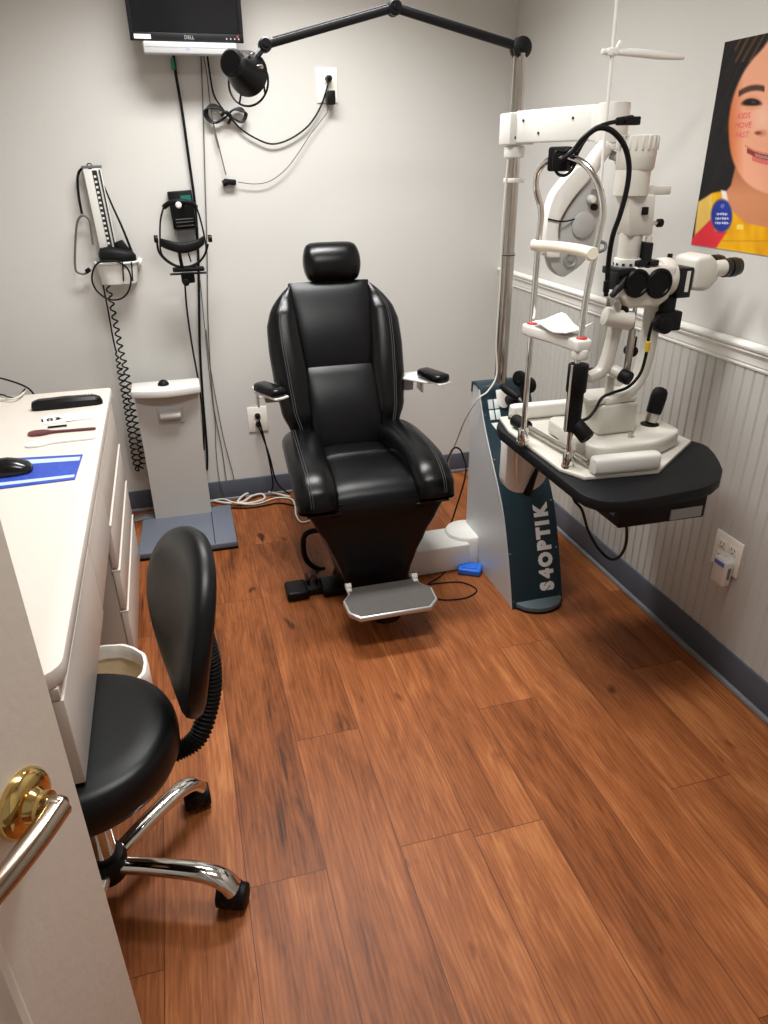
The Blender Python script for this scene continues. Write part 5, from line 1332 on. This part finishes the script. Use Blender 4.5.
NECK = [(735, 168), (731, 185), (724, 194), (728, 208), (740, 223), (770, 230), (800, 226), (812, 195), (806, 170)]
SHIRT = [(698, 202), (712, 193), (722, 191), (727, 203), (735, 214), (746, 223), (770, 228), (800, 224), (815, 200), (850, 215), (880, 275), (690, 275)]
RED = [(690, 240), (711, 219), (715, 231), (727, 232), (716, 248), (690, 252)]
STRAP = [(721, 190), (726, 191), (728, 201), (722, 199)]
def mixc(a, b_, t): t = max(0, min(1, t)); return tuple(x+(y_-x)*t for x, y_ in zip(a, b_))
def soft(d, w_): return max(0, min(1, .5-d/w_))
import mathutils.noise as mno
def paint(x, y_):
    nz = mno.noise(Vector((x*.11, y_*.03, 0)))
    c = (27, 26, 27)
    st_ = mno.noise(Vector((x*.35+y_*.16, y_*.02, 3)))
    c = mixc(c, (70, 48, 34), max(0, st_*1.2)*(1 if 725 < x < 775 and y_ < 190 else .25))
    if y_ < 62 and x > 735: c = mixc(c, (122, 84, 50), max(0, .6*math.sin(x*.9+y_*.5)))
    dn = dist(x, y_, NECK)
    c = mixc(c, mixc((206, 138, 98), (160, 92, 62), (y_-185)/40*.2+max(0, (196-y_)/20)*.6), soft(dn, 2))
    ds = dist(x, y_, SHIRT); sh = mixc((240, 186, 20), (212, 142, 14), .5+.8*nz); 
    if x < 712: sh = mixc(sh, (236, 214, 150), .6)
    c = mixc(c, sh, soft(ds, 2))
    c = mixc(c, (232, 224, 214), soft(dist(x, y_, STRAP), 2))
    c = mixc(c, (226, 52, 66), soft(dist(x, y_, RED), 2))
    df = dist(x, y_, FACE)
    sk_ = mixc((230, 164, 132), (204, 112, 66), max(0, min(1, (742-x)/14+.15)))
    sk_ = mixc(sk_, (236, 190, 168), max(0, 1-math.hypot((x-762)/16, (y_-118)/22))*.8)
    sk_ = mixc(sk_, (184, 108, 78), max(0, 1-math.hypot((x-752)/13, (y_-103)/9))*.6)
    sk_ = mixc(sk_, (190, 112, 84), max(0, 1-math.hypot((x-762)/7, (y_-133)/5))*.8)
    for ex in (751.5, 796):
        br = abs(y_-(88+((x-ex-3)**2)*.020-.08*(x-ex))) ; sk_ = mixc(sk_, (58, 38, 32), soft(br-2.9, 2.4)*(1 if abs(x-ex) < 13 else 0)*.85)
        e = math.hypot((x-ex)/9.5, (y_-102-.015*(x-ex)**2)/3.6); sk_ = mixc(sk_, (36, 24, 22), soft((e-1)*4, 2))
        e2 = math.hypot((x-ex-2)/2.2, (y_-102)/1.2); sk_ = mixc(sk_, (120, 110, 110), soft((e2-1)*2, 2)*.5)
    sk_ = mixc(sk_, (110, 54, 44), soft(math.hypot((x-758)/3.2, (y_-133)/1.8)*2-2, 2)*.8)
    my = 149.5+9*(1-((x-774)/29)**2) if abs(x-774) < 29 else None
    if my is not None:
        d_ = y_-my
        if -3 < d_ < 2.2 and abs(x-774) < 27: sk_ = mixc(sk_, (120, 40, 40), .85)
        if -1.6 < d_ < 1.4 and abs(x-774) < 19: sk_ = mixc(sk_, (214, 190, 180), .5)
        if 2.2 <= d_ < 7 and abs(x-774) < 22: sk_ = mixc(sk_, (206, 92, 92), .75)
        if -5 < d_ <= -3: sk_ = mixc(sk_, (190, 96, 88), .5)
    c = mixc(c, sk_, soft(df, 2.5))
    e = math.hypot((x-721.6)/10.6, (y_-215.7)/16.5); c = mixc(c, (40, 56, 148), soft((e-1)*10, 2))
    if e < .85:
        for k, (ly_, w_) in enumerate(((214, 5.5), (218.5, 6.5), (223, 7))):
            if abs(y_-ly_) < 1.0 and abs(x-722) < w_ and math.sin(x*2.6+k) > -.7: c = mixc(c, (225, 228, 240), .85)
        if math.hypot(x-722.5, y_-206) < 2.2 and math.sin(x*4+y_*3) > -.2: c = mixc(c, (160, 170, 215), .7)
    if abs(y_-241) < .8 and x > 722: c = mixc(c, (190, 120, 20), .5)
    if abs(x-740) < 3.4 and abs(y_-227) < 2.6: c = (238, 204, 90)
    return c
bm = bmesh.new(); cl = bm.verts.layers.float_color.new('print_color')
NU, NV = 230, 270; gr = []
for j in range(NV+1):
    row = []
    for i in range(NU+1):
        y_ = lerp(PYL, PYR, i/NU); z_ = lerp(PZ1, PZ0, j/NV)
        p = V(XR-.0025, y_, z_); v = bm.verts.new(p); px, py = pj(p); col = paint(px, py); v[cl] = lin(*[max(0, min(255, q)) for q in col]); row.append(v)
    gr.append(row)
for j in range(NV):
    for i in range(NU): bm.faces.new((gr[j][i], gr[j+1][i], gr[j+1][i+1], gr[j][i+1]))
bmesh.ops.transform(bm, matrix=WM[po.name].inverted(), verts=bm.verts)
me = bpy.data.meshes.new('printed_face'); bm.to_mesh(me); bm.free()
pmat = bpy.data.materials.new('poster_print'); pmat.use_nodes = True
an_ = pmat.node_tree.nodes.new('ShaderNodeAttribute'); an_.attribute_name = 'print_color'
bs0 = pmat.node_tree.nodes['Principled BSDF']; pmat.node_tree.links.new(an_.outputs['Color'], bs0.inputs['Base Color']); bs0.inputs['Roughness'].default_value = .55; bs0.inputs['Specular IOR Level'].default_value = .2
me.materials.append(pmat); o = bpy.data.objects.new('printed_face', me); C.objects.link(o); o.parent = po; WM[o.name] = WM[po.name]
MB().span((XR-.0022, PYR, PZ0), (XR-.0004, PYL, PZ1)).build('poster_sheet', paper, po)
for txt, px, py in (('KIDS', 744, 116), ('MOVE', 743, 125.5), ('FAST', 742, 135)):
    p = at(px, py, x=XR-.0029); text_mesh('printed_words', txt, .021, mtx(p, V(0, -1, 0), V(0, 0, 1)), pink, po, .0001, (1.12, .95))

# ------------------------------------------------------------------ world + view
wd = bpy.data.worlds.new('world'); S.world = wd; wd.use_nodes = True
wd.node_tree.nodes['Background'].inputs['Color'].default_value = (1, .95, .88, 1)
wd.node_tree.nodes['Background'].inputs['Strength'].default_value = .25
S.view_settings.view_transform = 'Standard'; S.view_settings.look = 'None'; S.view_settings.gamma = 1; S.view_settings.use_curve_mapping = False
S.view_settings.exposure = .06
